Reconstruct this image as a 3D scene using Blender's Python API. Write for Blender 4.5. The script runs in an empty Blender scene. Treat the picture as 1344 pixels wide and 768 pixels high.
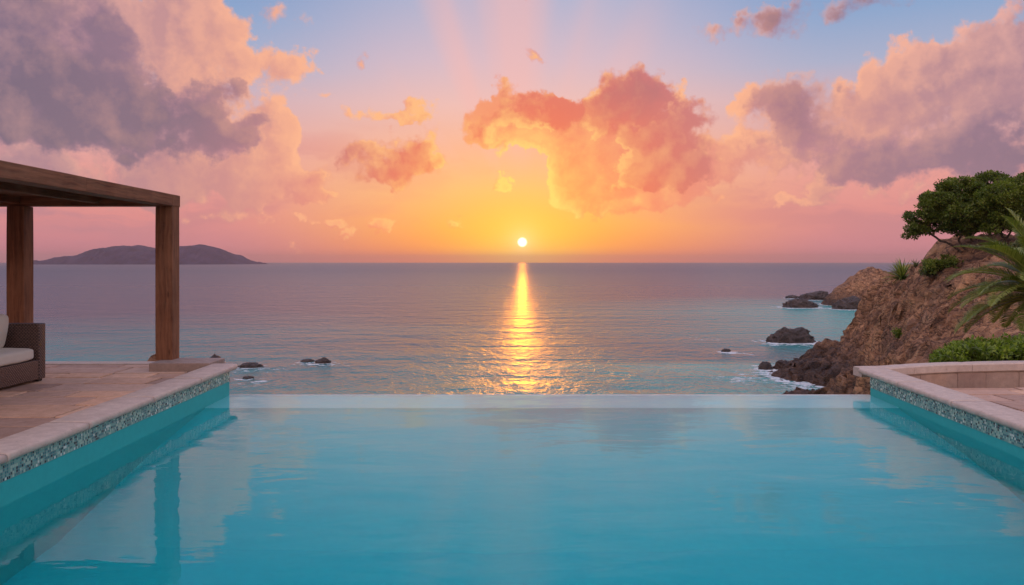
import bpy, bmesh, math, random
import numpy as np
from mathutils import Vector, Matrix

random.seed(7)
sc = bpy.context.scene
COL = sc.collection
R = math.radians

# ------------------------------------------------------------------ camera
F = 1055.0            # focal length in photo pixels (photo is 1344 wide)
CX, HY = 672.0, 343.5 # horizon row
CAMZ = 1.84           # eye above the pool water
SEA = -12.2           # sea level

def at(px, py, Y):
    """a world point seen at photo pixel px,py at depth Y"""
    return ((px - CX) / F * Y, Y, CAMZ - (py - HY) / F * Y)

def angles(px, py):
    az = math.atan((px - CX) / F)
    el = math.atan((HY - py) / F * math.cos(az))
    return math.degrees(az), math.degrees(el)

cam_data = bpy.data.cameras.new('camera')
cam = bpy.data.objects.new('camera', cam_data)
COL.objects.link(cam)
cam.location = (0, 0, CAMZ)
cam.rotation_euler = (R(90), 0, 0)
cam_data.sensor_width = 36.0
cam_data.lens = 36.0 * F / 1344.0
cam_data.shift_y = -(384 - HY) / 1344.0
cam_data.clip_start = 0.1
cam_data.clip_end = 200000.0
sc.camera = cam

def srgb(r, g, b):
    def f(c):
        c /= 255.0
        return c / 12.92 if c <= 0.04045 else ((c + 0.055) / 1.055) ** 2.4
    return (f(r), f(g), f(b))

# ------------------------------------------------------------------ node expression helper
class NT:
    def __init__(self, tree):
        self.t = tree
    def n(self, typ, **kw):
        nd = self.t.nodes.new(typ)
        for k, v in kw.items():
            setattr(nd, k, v)
        return nd
    def link(self, a, b):
        self.t.links.new(a, b)
    def put(self, sock, v):
        if v is None:
            return
        if isinstance(v, bpy.types.NodeSocket):
            self.link(v, sock)
        elif isinstance(v, (tuple, list)):
            n = len(sock.default_value)
            v = tuple(v)
            sock.default_value = v[:n] if len(v) >= n else v + (1.0,) * (n - len(v))
        else:
            sock.default_value = v
    def m(self, op, a, b=None, c=None, clamp=False):
        nd = self.n('ShaderNodeMath', operation=op, use_clamp=clamp)
        self.put(nd.inputs[0], a)
        if b is not None: self.put(nd.inputs[1], b)
        if c is not None: self.put(nd.inputs[2], c)
        return nd.outputs[0]
    def v(self, op, a, b=None, c=None, scale=None):
        nd = self.n('ShaderNodeVectorMath', operation=op)
        self.put(nd.inputs[0], a)
        if b is not None: self.put(nd.inputs[1], b)
        if c is not None: self.put(nd.inputs[2], c)
        if scale is not None: self.put(nd.inputs['Scale'], scale)
        return nd.outputs['Value'] if op in ('DOT_PRODUCT', 'LENGTH', 'DISTANCE') else nd.outputs['Vector']
    def comb(self, x, y, z):
        nd = self.n('ShaderNodeCombineXYZ')
        for s, q in zip(nd.inputs, (x, y, z)): self.put(s, q)
        return nd.outputs[0]
    def sep(self, v):
        nd = self.n('ShaderNodeSeparateXYZ'); self.put(nd.inputs[0], v)
        return nd.outputs
    def noise(self, vec, scale, detail=2, rough=0.5, dist=0.0, dim='3D', lac=2.0, color=False, typ='FBM'):
        nd = self.n('ShaderNodeTexNoise', noise_dimensions=dim)
        try: nd.noise_type = typ
        except Exception: pass
        self.put(nd.inputs['Vector'], vec)
        nd.inputs['Scale'].default_value = scale
        nd.inputs['Detail'].default_value = detail
        nd.inputs['Roughness'].default_value = rough
        nd.inputs['Lacunarity'].default_value = lac
        nd.inputs['Distortion'].default_value = dist
        return nd.outputs['Color'] if color else nd.outputs[0]
    def voro(self, vec, scale, feature='F1', rand=1.0, out='Distance'):
        nd = self.n('ShaderNodeTexVoronoi', feature=feature)
        self.put(nd.inputs['Vector'], vec)
        nd.inputs['Scale'].default_value = scale
        nd.inputs['Randomness'].default_value = rand
        return nd.outputs[out]
    def ramp(self, f, stops, interp='LINEAR'):
        nd = self.n('ShaderNodeValToRGB')
        cr = nd.color_ramp; cr.interpolation = interp
        while len(cr.elements) > 1: cr.elements.remove(cr.elements[0])
        cr.elements[0].position = stops[0][0]
        for i, (p, c) in enumerate(stops):
            e = cr.elements[0] if i == 0 else cr.elements.new(p)
            if not isinstance(c, (tuple, list)): c = (c, c, c)
            e.color = (c[0], c[1], c[2], 1)
        self.put(nd.inputs[0], f)
        return nd.outputs[0]
    def mapr(self, f, a, b, c=0.0, d=1.0, interp='LINEAR'):
        nd = self.n('ShaderNodeMapRange', interpolation_type=interp)
        for s, q in zip(nd.inputs, (f, a, b, c, d)): self.put(s, q)
        return nd.outputs[0]
    def mix(self, fac, a, b, blend='MIX', clamp=False):
        nd = self.n('ShaderNodeMix', data_type='RGBA', blend_type=blend, clamp_result=clamp)
        self.put(nd.inputs[0], fac); self.put(nd.inputs[6], a); self.put(nd.inputs[7], b)
        return nd.outputs[2]
    def bump(self, h, strength=0.5, dist=0.1, normal=None):
        nd = self.n('ShaderNodeBump')
        nd.inputs['Strength'].default_value = strength
        nd.inputs['Distance'].default_value = dist
        self.put(nd.inputs['Height'], h)
        if normal is not None: self.put(nd.inputs['Normal'], normal)
        return nd.outputs[0]
# ------------------------------------------------------------------ sky (world): Nishita + dusk colours + clouds by direction
SUN_AZ, SUN_EL = angles(685.5, 318)

def build_world():
    w = bpy.data.worlds.new('World')
    sc.world = w
    w.use_nodes = True
    t = w.node_tree
    t.nodes.clear()
    g = NT(t)
    tc = g.n('ShaderNodeTexCoord').outputs['Generated']
    d = g.v('NORMALIZE', tc)
    s = g.sep(d)
    x, y, z = s[0], s[1], s[2]
    az = g.m('MULTIPLY', g.m('ARCTAN2', x, y), 57.29578)
    el = g.m('MULTIPLY', g.m('ARCSINE', z), 57.29578)
    P = g.comb(az, el, 0.0)
    aaz = g.m('SUBTRACT', az, SUN_AZ)
    ael = g.m('SUBTRACT', el, SUN_EL)
    # elliptical distance from the sun
    def sd(kx, ky):
        return g.m('SQRT', g.m('ADD', g.m('POWER', g.m('MULTIPLY', aaz, kx), 2), g.m('POWER', g.m('MULTIPLY', ael, ky), 2)))
    s_round = sd(1, 1)
    s_wide = sd(0.72, 1.0)

    # -- clear sky colours over elevation
    def elr(stops):
        return g.ramp(g.m('DIVIDE', el, 60.0, clamp=True), [(e / 60.0, srgb(*c)) for e, c in stops])
    c_mid = elr([(0, (244, 134, 82)), (1.0, (250, 150, 76)), (2.5, (253, 172, 88)), (5, (252, 188, 122)), (8, (248, 182, 150)), (11, (238, 190, 184)),
                 (14, (214, 188, 202)), (18, (180, 182, 210)), (22, (98, 138, 190)), (30, (70, 116, 176)), (42, (88, 124, 182)), (60, (78, 108, 165))])
    c_side = elr([(0, (194, 126, 142)), (1.2, (206, 134, 148)), (3, (224, 142, 144)), (5.5, (233, 156, 150)), (8, (232, 170, 166)), (11, (208, 178, 190)),
                  (13, (172, 178, 206)), (16, (140, 168, 208)), (20, (108, 148, 200)), (26, (72, 118, 178)), (40, (88, 120, 176)), (60, (74, 104, 162))])
    c_back = elr([(0, (158, 134, 150)), (4, (190, 154, 160)), (10, (188, 164, 172)), (18, (156, 158, 180)), (30, (104, 128, 176)), (60, (78, 106, 160))])
    a2 = g.m('ABSOLUTE', aaz)
    base = g.mix(g.mapr(a2, 4.0, 22.0, 0, 1, 'SMOOTHSTEP'), c_mid, c_side)
    base = g.mix(g.mapr(a2, 32.0, 100.0, 0, 1, 'SMOOTHSTEP'), base, c_back)
    # rays fanning up from the sun
    ang = g.m('ARCTAN2', aaz, ael)
    rays = g.noise(g.comb(g.m('MULTIPLY', ang, 4.3), 0.37, 2.1), 1.0, 1.0, 0.4, dim='2D')
    rays = g.mapr(rays, 0.36, 0.68, 0, 1, 'SMOOTHSTEP')
    rfade = g.m('MULTIPLY', g.mapr(el, 5, 12, 0, 1, 'SMOOTHSTEP'), g.mapr(a2, 3, 12, 1, 0, 'SMOOTHSTEP'))
    rfade = g.m('MULTIPLY', rfade, g.mapr(el, 20, 40, 1, 0))
    base = g.mix(g.m('MULTIPLY', g.m('MULTIPLY', rays, rfade), 0.6), base, srgb(244, 186, 182))
    # glow of the sun
    glow1 = g.m('EXPONENT', g.m('MULTIPLY', g.m('POWER', s_wide, 2), -1 / 11.0))
    glow2 = g.m('EXPONENT', g.m('MULTIPLY', s_wide, -1 / 2.0))
    base = g.mix(g.m('MULTIPLY', glow2, 0.75), base, srgb(255, 208, 70))
    base = g.mix(g.m('MULTIPLY', glow1, 0.75), base, srgb(254, 214, 62))

    # -- clouds: two layers of blobs (px, py, rx, ry, weight, tone); the lit back layer and the shaded front layer
    n1 = g.noise(P, 0.16, 3, 0.55, dim='2D', color=True)
    n2 = g.noise(P, 0.75, 4, 0.6, dim='2D', color=True)
    wv = g.v('ADD', g.v('MULTIPLY', g.v('SUBTRACT', n1, (.5, .5, .5)), (3.6, 2.6, 0)),
             g.v('MULTIPLY', g.v('SUBTRACT', n2, (.5, .5, .5)), (1.9, 1.6, 0)))
    L = g.v('NORMALIZE', g.v('ADD', g.v('NORMALIZE', g.comb(g.m('MULTIPLY', aaz, -1.0), g.m('MULTIPLY', ael, -1.0), 0)), (0.0, 0.9, 0)))

    def blobs(Q, B, tones):
        S = None; T = None
        for (bx, by, rx, ry, wt, tn) in B:
            a0, e0 = angles(bx, by)
            ra = math.degrees(rx / F) * math.cos(R(a0)) ** 2 * 1.10
            re = math.degrees(ry / F) * math.cos(R(a0)) * 1.10
            q = g.v('MULTIPLY_ADD', Q, (1 / ra, 1 / re, 0), (-a0 / ra, -e0 / re, 0))
            r2 = g.v('DOT_PRODUCT', q, q)
            k_ = g.m('MULTIPLY_ADD', r2, -0.8, 1.0, clamp=True)
            w2 = g.m('MULTIPLY', k_, wt)
            S = w2 if S is None else g.m('ADD', S, w2)
            if tones:
                T = g.m('MULTIPLY', w2, tn) if T is None else g.m('MULTIPLY_ADD', w2, tn, T)
        S = g.m('MAXIMUM', S, 0.0)
        soft = g.m('DIVIDE', S, g.m('MULTIPLY_ADD', S, 0.45, 1.0))
        return soft, (g.m('DIVIDE', T, g.m('ADD', S, 0.02)) if tones else None)

    def lumps(Pv, detail):
        f1 = g.noise(Pv, 0.40, detail, 0.58, dim='2D')
        wob = g.v('ADD', Pv, g.v('MULTIPLY', g.v('SUBTRACT', n2, (.5, .5, .5)), (1.3, 1.3, 0)))
        bl = g.voro(wob, 0.40, 'SMOOTH_F1')
        b2 = g.voro(wob, 1.15, 'SMOOTH_F1')
        D = g.m('MULTIPLY', g.m('SUBTRACT', f1, 0.5), 1.25)
        D = g.m('MULTIPLY_ADD', g.m('SUBTRACT', 0.50, bl), 0.36, D)
        return g.m('MULTIPLY_ADD', g.m('SUBTRACT', 0.50, b2), 0.16, D)

    P1 = g.v('ADD', P, g.v('SCALE', L, scale=0.75))
    N0 = lumps(P, 9); N1 = lumps(P1, 5)
    Q0 = g.v('ADD', P, wv); Q1 = g.v('ADD', P1, wv)
    sn = g.m('DIVIDE', s_round, 40.0, clamp=True)
    light = g.ramp(sn, [(0.0, srgb(255, 228, 110)), (0.12, srgb(255, 216, 112)), (0.25, srgb(255, 190, 122)), (0.42, srgb(254, 182, 144)),
                        (0.62, srgb(248, 178, 150)), (1.0, srgb(230, 176, 176))])
    fade = g.mapr(el, 34, 20, 0, 1)

    def layer(B, shadow, heavyc, under, k_t, k_g, base_l, soft_hi):
        S0, tone = blobs(Q0, B, True)
        S1, _ = blobs(Q1, B, False)
        D0 = g.m('ADD', S0, N0); D1 = g.m('ADD', S1, N1)
        dd = g.m('SUBTRACT', D0, D1)
        alpha = g.mapr(D0, 0.28, soft_hi, 0, 1, 'SMOOTHSTEP')
        thick = g.mapr(D0, 0.35, 0.95, 0, 1, 'SMOOTHSTEP')
        lit = g.m('MULTIPLY_ADD', dd, k_g, base_l, clamp=True)
        lit = g.m('ADD', g.m('MULTIPLY', lit, g.m('MULTIPLY_ADD', tone, 1.0, 0.32)), g.m('MULTIPLY', tone, k_t), clamp=True)
        lit = g.m('MULTIPLY', lit, g.m('SUBTRACT', 1.15, g.m('MULTIPLY', thick, 0.4)), clamp=True)
        sh = g.mix(g.m('MULTIPLY', g.mapr(tone, 0.22, 0.0, 0, 1), g.mapr(thick, 0.1, 1.0, 0, 0.8)), shadow, heavyc)
        cc = g.mix(lit, sh, light)
        rim = g.m('MULTIPLY', g.mapr(D0, 0.32, 0.44, 0, 1), g.mapr(D0, 0.44, 0.66, 1, 0))
        rk = g.m('MULTIPLY', g.ramp(sn, [(0, 1.0), (0.3, .95), (0.6, .7), (1, .2)]), g.mapr(dd, -0.08, 0.22, 0.0, 1))
        cc = g.mix(g.m('MULTIPLY', rim, rk), cc, light)
        return g.mix(g.m('MULTIPLY', alpha, fade), under, cc)

    shA = g.ramp(sn, [(0.0, srgb(252, 176, 66)), (0.11, srgb(252, 150, 84)), (0.2, srgb(244, 130, 98)), (0.32, srgb(228, 128, 122)),
                      (0.48, srgb(208, 140, 142)), (0.7, srgb(178, 132, 146)), (1.0, srgb(140, 116, 142))])
    shB = g.ramp(sn, [(0.0, srgb(240, 150, 50)), (0.11, srgb(246, 130, 72)), (0.2, srgb(236, 108, 86)), (0.32, srgb(212, 112, 110)),
                      (0.48, srgb(182, 126, 142)), (0.7, srgb(160, 122, 144)), (1.0, srgb(116, 104, 130))])
    heavyB = g.ramp(sn, [(0.2, srgb(214, 108, 96)), (0.4, srgb(164, 110, 124)), (0.6, srgb(118, 102, 122)), (1.0, srgb(98, 92, 114))])

    # soft far layer of thin pink cloud, stretched flat
    Q2 = g.v('MULTIPLY', P, (0.055, 0.26, 1))
    f2 = g.noise(g.v('ADD', Q2, g.v('MULTIPLY', n1, (0.5, 0.5, 0))), 1.5, 6, 0.55, dim='2D')
    veil = g.m('MULTIPLY', g.mapr(f2, 0.46, 0.66, 0, 1, 'SMOOTHSTEP'), g.mapr(el, 0.6, 3.0, 0.0, 1.0))
    veil = g.m('MULTIPLY', veil, g.mapr(el, 6.5, 10, 1.0, 0.0))
    veil = g.m('MULTIPLY', veil, g.mapr(s_wide, 3, 12, 0.0, 0.6))
    vcol = g.ramp(sn, [(0.1, srgb(252, 160, 100)), (0.4, srgb(214, 134, 138)), (0.7, srgb(170, 126, 148)), (1.0, srgb(150, 124, 150))])
    skyc = g.mix(veil, base, vcol)
    # general cloud cover away from the picture (behind and above), so that the light is the same kind of light
    f3 = g.noise(g.v('MULTIPLY', d, (1, 1, 1.6)), 3.1, 7, 0.56)
    away = g.m('MULTIPLY', g.mapr(f3, 0.47, 0.62, 0, 1, 'SMOOTHSTEP'), g.m('MAXIMUM', g.mapr(el, 26, 40, 0, 0.8), g.mapr(a2, 38, 52, 0, 0.85)))
    away = g.m('MULTIPLY', away, g.mapr(el, 1, 6, 0, 1))
    acol = g.mix(g.mapr(f3, 0.5, 0.8, 0, 1), srgb(236, 200, 180), srgb(164, 142, 146))
    skyc = g.mix(away, skyc, acol)
    lowv = g.m('MULTIPLY_ADD', g.m('SUBTRACT', g.noise(P, 0.11, 3, 0.6, dim='2D'), 0.5), 2.2, 0.20)
    full = layer(CLOUDS_LIT, shA, shA, skyc, 0.56, 1.4, 0.30, g.m('MULTIPLY_ADD', g.mapr(sn, 0.3, 0.6, 0, 1), 0.10, 0.50))
    full = layer(CLOUDS_DARK, shB, heavyB, full, 0.25, 1.7, lowv, g.m('MULTIPLY_ADD', g.mapr(sn, 0.3, 0.6, 0, 1), 0.26, 0.52))
    # sun disc
    disc = g.mapr(s_round, 0.20, 0.40, 1, 0, 'SMOOTHSTEP')
    halo = g.m('EXPONENT', g.m('MULTIPLY', s_round, -1 / 0.75))
    full = g.mix(g.m('MULTIPLY', halo, 0.9), full, (1.15, 0.95, 0.42))
    full = g.mix(disc, full, (2.3, 2.1, 1.7))
    # haze right on the horizon, and the dim half below it
    hz = g.mapr(el, 0.9, 0.0, 0, 0.5)
    full = g.mix(g.m('MULTIPLY', hz, g.mapr(a2, 1, 9, 0.25, 1)), full, g.mix(g.mapr(a2, 3, 22, 0, 1, 'SMOOTHSTEP'), srgb(240, 128, 84), srgb(176, 116, 134)))
    full = g.mix(g.mapr(el, 0.0, -3.0, 0, 1), full, srgb(90, 80, 100))

    sky_boost = g.m('MAXIMUM', g.mapr(el, 31, 50, 0, 1, 'SMOOTHSTEP'), g.m('MULTIPLY', g.mapr(a2, 60, 110, 0, 1, 'SMOOTHSTEP'), g.mapr(el, 2, 12, 0, 1)))  # extra sky brightness added high up and behind the view to light the foreground
    full = g.v('MULTIPLY', full, g.v('MULTIPLY_ADD', g.comb(sky_boost, sky_boost, sky_boost), (2.9, 2.5, 1.8), (1.0, 1.0, 1.0)))
    nish = g.n('ShaderNodeTexSky', sky_type='NISHITA')
    nish.sun_disc = False
    nish.sun_elevation = R(SUN_EL)
    nish.sun_rotation = R(SUN_AZ)
    nish.altitude = 10
    k = 10.0
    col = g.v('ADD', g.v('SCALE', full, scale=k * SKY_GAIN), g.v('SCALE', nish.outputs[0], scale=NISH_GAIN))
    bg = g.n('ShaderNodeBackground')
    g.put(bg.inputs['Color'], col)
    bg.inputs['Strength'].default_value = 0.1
    out = g.n('ShaderNodeOutputWorld')
    g.link(bg.outputs[0], out.inputs['Surface'])
    w.cycles.sampling_method = 'MANUAL'
    w.cycles.sample_map_resolution = 512

SKY_GAIN, NISH_GAIN = 0.95, 0.12

CLOUDS_LIT = [
 # big left bank, sunlit parts and pink underside
 (180, 30, 140, 90, 1.1, .50), (262, 60, 62, 88, 1.0, .85), (60, 10, 120, 80, .9, .3), (345, 185, 52, 56, .9, .60), (374, 168, 26, 26, .5, 1.0),
 (366, 92, 54, 30, .8, .8), (80, 225, 260, 46, .6, .10), (300, 238, 130, 36, .8, .14), (405, 260, 45, 16, .5, .3), (250, 160, 60, 50, .7, .5),
 (366, 22, 50, 22, .5, .45), (432, 122, 17, 8, .46, .95), (420, 142, 16, 6, .40, .95),
 # centre left
 (498, 153, 54, 10, .55, .95), (552, 150, 22, 26, .6, .6),
 # centre
 (636, 160, 54, 28, .75, .55), (690, 150, 56, 42, .9, .5), (745, 170, 70, 46, .95, .4), (790, 205, 80, 44, .8, .35), (700, 190, 50, 24, .55, .7), (886, 120, 24, 22, .6, .8),
 (738, 222, 34, 26, .7, .5), (745, 258, 34, 20, .6, .6), (850, 244, 100, 36, .95, .3), (900, 180, 60, 50, .7, .35), (948, 212, 40, 34, .6, .3), (700, 205, 26, 12, -.5, .9), (942, 132, 20, 26, -.4, .5),
 # right bank
 (985, 142, 28, 32, .75, .8), (1020, 190, 48, 34, .7, .5), (1186, 86, 50, 38, 1.1, .8), (1300, 78, 76, 58, 1.05, .5), (1236, 130, 100, 60, 1.1, .3), (1120, 160, 70, 50, .8, .3),
 (1020, 228, 110, 22, .6, .2), (1400, 90, 90, 120, .9, .3), (1100, 108, 26, 16, .3, .9),
 # low streaks
 (500, 292, 120, 9, .40, .2), (330, 290, 110, 12, .42, .15), (1040, 266, 70, 8, .40, .2), (1180, 246, 140, 14, .5, .12),
]
CLOUDS_DARK = [
 (30, 60, 170, 120, 1.15, .10), (-40, 110, 190, 66, .9, .0), (120, 142, 130, 58, 1.0, .02), (205, 172, 130, 44, 1.0, .02), (150, 60, 60, 60, .5, .16), (286, 122, 38, 27, .9, .06),
 (290, 176, 50, 30, .6, .12), (-60, 20, 120, 60, .6, .3), (345, 158, 24, 12, .4, .2),
 (522, 212, 50, 36, .85, .25), (457, 206, 18, 24, .55, .2), (592, 222, 32, 18, .6, .25), (660, 243, 13, 14, .6, .5), (556, 160, 18, 22, .4, .2),
 (828, 118, 62, 34, 1.1, .05), (765, 152, 70, 30, .8, .2), (878, 188, 80, 58, 1.1, .20), (700, 140, 46, 34, .75, .25), (640, 165, 36, 18, .5, .3), (848, 232, 70, 26, .7, .22), (700, 198, 22, 12, -.5, .3), (800, 205, 16, 18, -.4, .3), (930, 230, 50, 20, .5, .2),
 (1048, 142, 72, 44, 1.05, .10), (1120, 200, 120, 36, .85, .20), (1210, 212, 150, 32, .95, .10), (1320, 190, 100, 44, .85, .18), (1240, 150, 70, 36, .4, .3), (1260, 110, 40, 22, .45, .3),
 (1008, 32, 52, 22, .80, .0), (930, 38, 42, 16, .62, .05), (1112, 6, 70, 18, .78, .0), (1006, 86, 18, 12, .42, .1), (1052, 92, 22, 8, .36, .1),
]
build_world()

sun_data = bpy.data.lights.new('sun', 'SUN')
sun = bpy.data.objects.new('sun', sun_data)
COL.objects.link(sun)
sun_data.energy = 0.10
sun_data.angle = R(0.55)
sun_data.color = (1.0, 0.30, 0.012)
sdir = Vector((math.sin(R(SUN_AZ)) * math.cos(R(SUN_EL)), math.cos(R(SUN_AZ)) * math.cos(R(SUN_EL)), math.sin(R(SUN_EL))))
sun.rotation_euler = sdir.to_track_quat('Z', 'Y').to_euler()
sun.location = (3, 60, 20)

vs = sc.view_settings
vs.view_transform = 'Standard'
vs.look = 'None'
vs.exposure = 0.0
vs.gamma = 1.0
vs.use_curve_mapping = False
# ------------------------------------------------------------------ mesh helpers
def link(name, me, mat=None, parent=None):
    if mat is not None:
        for m_ in (mat if isinstance(mat, (list, tuple)) else [mat]):
            me.materials.append(m_)
    o = bpy.data.objects.new(name, me)
    COL.objects.link(o)
    if parent is not None:
        o.parent = parent
    return o

def tag(o, label=None, cat=None, group=None, kind=None):
    if label: o['label'] = label
    if cat: o['category'] = cat
    if group: o['group'] = group
    if kind: o['kind'] = kind
    return o

def empty(name, loc, label, cat, group=None, rz=0.0):
    o = bpy.data.objects.new(name, None)
    o.empty_display_size = 0.3
    COL.objects.link(o)
    o.location = loc
    o.rotation_euler = (0, 0, rz)
    return tag(o, label, cat, group)

def shade(me, on=True):
    me.polygons.foreach_set('use_smooth', [on] * len(me.polygons))

def pydata(name, verts, faces, smooth=False):
    me = bpy.data.meshes.new(name)
    me.from_pydata([tuple(v) for v in verts], [], faces)
    me.update()
    if smooth: shade(me)
    return me

def quads(name, V, smooth=False):
    """V: array (n,4,3) of loose quads"""
    n = len(V)
    me = bpy.data.meshes.new(name)
    me.vertices.add(n * 4)
    me.vertices.foreach_set('co', np.asarray(V, dtype=np.float32).reshape(-1))
    me.loops.add(n * 4)
    me.loops.foreach_set('vertex_index', np.arange(n * 4, dtype=np.int32))
    me.polygons.add(n)
    me.polygons.foreach_set('loop_start', np.arange(0, n * 4, 4, dtype=np.int32))
    me.polygons.foreach_set('loop_total', np.full(n, 4, dtype=np.int32))
    me.update(calc_edges=True)
    me.validate()
    if smooth: shade(me)
    return me

def face_attr(me, name, vals):
    a = me.attributes.new(name, 'FLOAT', 'FACE')
    a.data.foreach_set('value', np.asarray(vals, dtype=np.float32))

def vert_attr(me, name, vals):
    a = me.attributes.new(name, 'FLOAT', 'POINT')
    a.data.foreach_set('value', np.asarray(vals, dtype=np.float32))

def grid_mesh(name, X, Y, Z, smooth=True):
    """X,Y,Z arrays (ny,nx)"""
    ny, nx = X.shape
    me = bpy.data.meshes.new(name)
    co = np.stack([X, Y, Z], -1).reshape(-1, 3).astype(np.float32)
    idx = np.arange(nx * ny).reshape(ny, nx)
    f = np.stack([idx[:-1, :-1], idx[:-1, 1:], idx[1:, 1:], idx[1:, :-1]], -1).reshape(-1, 4).astype(np.int32)
    me.vertices.add(len(co)); me.vertices.foreach_set('co', co.reshape(-1))
    me.loops.add(f.size); me.loops.foreach_set('vertex_index', f.reshape(-1))
    me.polygons.add(len(f))
    me.polygons.foreach_set('loop_start', np.arange(0, f.size, 4, dtype=np.int32))
    me.polygons.foreach_set('loop_total', np.full(len(f), 4, dtype=np.int32))
    me.update(calc_edges=True)
    if smooth: shade(me)
    return me

def box_bm(bm, x0, y0, z0, x1, y1, z1, bev=0.0, seg=1, shear=None):
    c = [(x0, y0, z0), (x1, y0, z0), (x1, y1, z0), (x0, y1, z0), (x0, y0, z1), (x1, y0, z1), (x1, y1, z1), (x0, y1, z1)]
    if shear: c = [shear(p) for p in c]
    v = [bm.verts.new(p) for p in c]
    fs = [bm.faces.new([v[i] for i in q]) for q in ((0, 3, 2, 1), (4, 5, 6, 7), (0, 1, 5, 4), (1, 2, 6, 5), (2, 3, 7, 6), (3, 0, 4, 7))]
    if bev > 0:
        es = list({e for f in fs for e in f.edges})
        bmesh.ops.bevel(bm, geom=es, offset=bev, segments=seg, affect='EDGES', profile=0.6)
    return v

def bm_obj(name, bm, mat, parent=None, smooth=False):
    me = bpy.data.meshes.new(name)
    bm.normal_update()
    bm.to_mesh(me); bm.free()
    if smooth: shade(me)
    return link(name, me, mat, parent)

def tube(path, radii, sides=6):
    """verts, faces of a tapered tube along path"""
    vs_, fs_ = [], []
    n = len(path)
    path = [Vector(p) for p in path]
    up = Vector((0.3, 0.2, 1)).normalized()
    for i, p in enumerate(path):
        d = (path[min(i + 1, n - 1)] - path[max(i - 1, 0)])
        if d.length < 1e-6: d = Vector((0, 0, 1))
        d.normalize()
        a = d.cross(up)
        if a.length < 1e-3: a = d.cross(Vector((1, 0, 0)))
        a.normalize(); b = d.cross(a)
        for k in range(sides):
            t_ = 2 * math.pi * k / sides
            vs_.append(p + (a * math.cos(t_) + b * math.sin(t_)) * radii[i])
    for i in range(n - 1):
        for k in range(sides):
            k2 = (k + 1) % sides
            fs_.append((i * sides + k, i * sides + k2, (i + 1) * sides + k2, (i + 1) * sides + k))
    fs_.append(tuple(range(sides))[::-1])
    fs_.append(tuple((n - 1) * sides + k for k in range(sides)))
    return vs_, fs_

class MB:
    def __init__(self): self.v, self.f = [], []
    def add(self, vs_, fs_):
        o = len(self.v)
        self.v += [tuple(p) for p in vs_]
        self.f += [tuple(i + o for i in q) for q in fs_]
    def build(self, name, mat, parent=None, smooth=True):
        return link(name, pydata(name, self.v, self.f, smooth), mat, parent)

# ---- vectorised gradient noise
_prm = np.random.RandomState(11).permutation(256).astype(np.int64)
_prm = np.concatenate([_prm, _prm, _prm])
_gr = np.random.RandomState(5).normal(size=(256, 3)); _gr /= np.linalg.norm(_gr, axis=1)[:, None]
def perlin(p):
    p = np.asarray(p, dtype=np.float64)
    i = np.floor(p).astype(np.int64); f = p - i
    u = f * f * f * (f * (f * 6 - 15) + 10)
    i &= 255
    r = 0
    for dx in (0, 1):
        for dy in (0, 1):
            for dz in (0, 1):
                h = _prm[_prm[_prm[(i[..., 0] + dx) & 255] + ((i[..., 1] + dy) & 255)] + ((i[..., 2] + dz) & 255)]
                g_ = _gr[h & 255]
                q = f - np.array([dx, dy, dz])
                w = (u[..., 0] if dx else 1 - u[..., 0]) * (u[..., 1] if dy else 1 - u[..., 1]) * (u[..., 2] if dz else 1 - u[..., 2])
                r = r + w * (g_ * q).sum(-1)
    return r * 1.6
def fbm(p, oct=4, rough=0.5, lac=2.03):
    p = np.asarray(p, dtype=np.float64); a, s, t_ = 1.0, 0, 0
    for k in range(oct):
        s = s + a * perlin(p + 17.3 * k); t_ += a
        p = p * lac; a *= rough
    return s / t_
def ridged(p, oct=4, rough=0.5, lac=2.1):
    p = np.asarray(p, dtype=np.float64); a, s, t_ = 1.0, 0, 0
    for k in range(oct):
        s = s + a * (1 - 2.2 * np.abs(perlin(p + 9.1 * k))); t_ += a
        p = p * lac; a *= rough
    return s / t_
# ------------------------------------------------------------------ materials
def mat(name):
    m_ = bpy.data.materials.new(name)
    m_.use_nodes = True
    t = m_.node_tree; t.nodes.clear()
    g = NT(t)
    out = g.n('ShaderNodeOutputMaterial')
    bs = g.n('ShaderNodeBsdfPrincipled')
    g.link(bs.outputs[0], out.inputs[0])
    g.out = out; g.bs = bs
    return m_, g
def setp(g, **kw):
    names = dict(color='Base Color', rough='Roughness', normal='Normal', spec='Specular IOR Level', trans='Transmission Weight',
                 ior='IOR', sheen='Sheen Weight', sub='Subsurface Weight')
    for k, v in kw.items(): g.put(g.bs.inputs[names[k]], v)
def coords(g, kind='Object'):
    return g.n('ShaderNodeTexCoord').outputs[kind]
def geo_pos(g):
    return g.n('ShaderNodeNewGeometry').outputs['Position']
def attr(g, name):
    nd = g.n('ShaderNodeAttribute', attribute_name=name)
    return nd.outputs['Fac']

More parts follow.
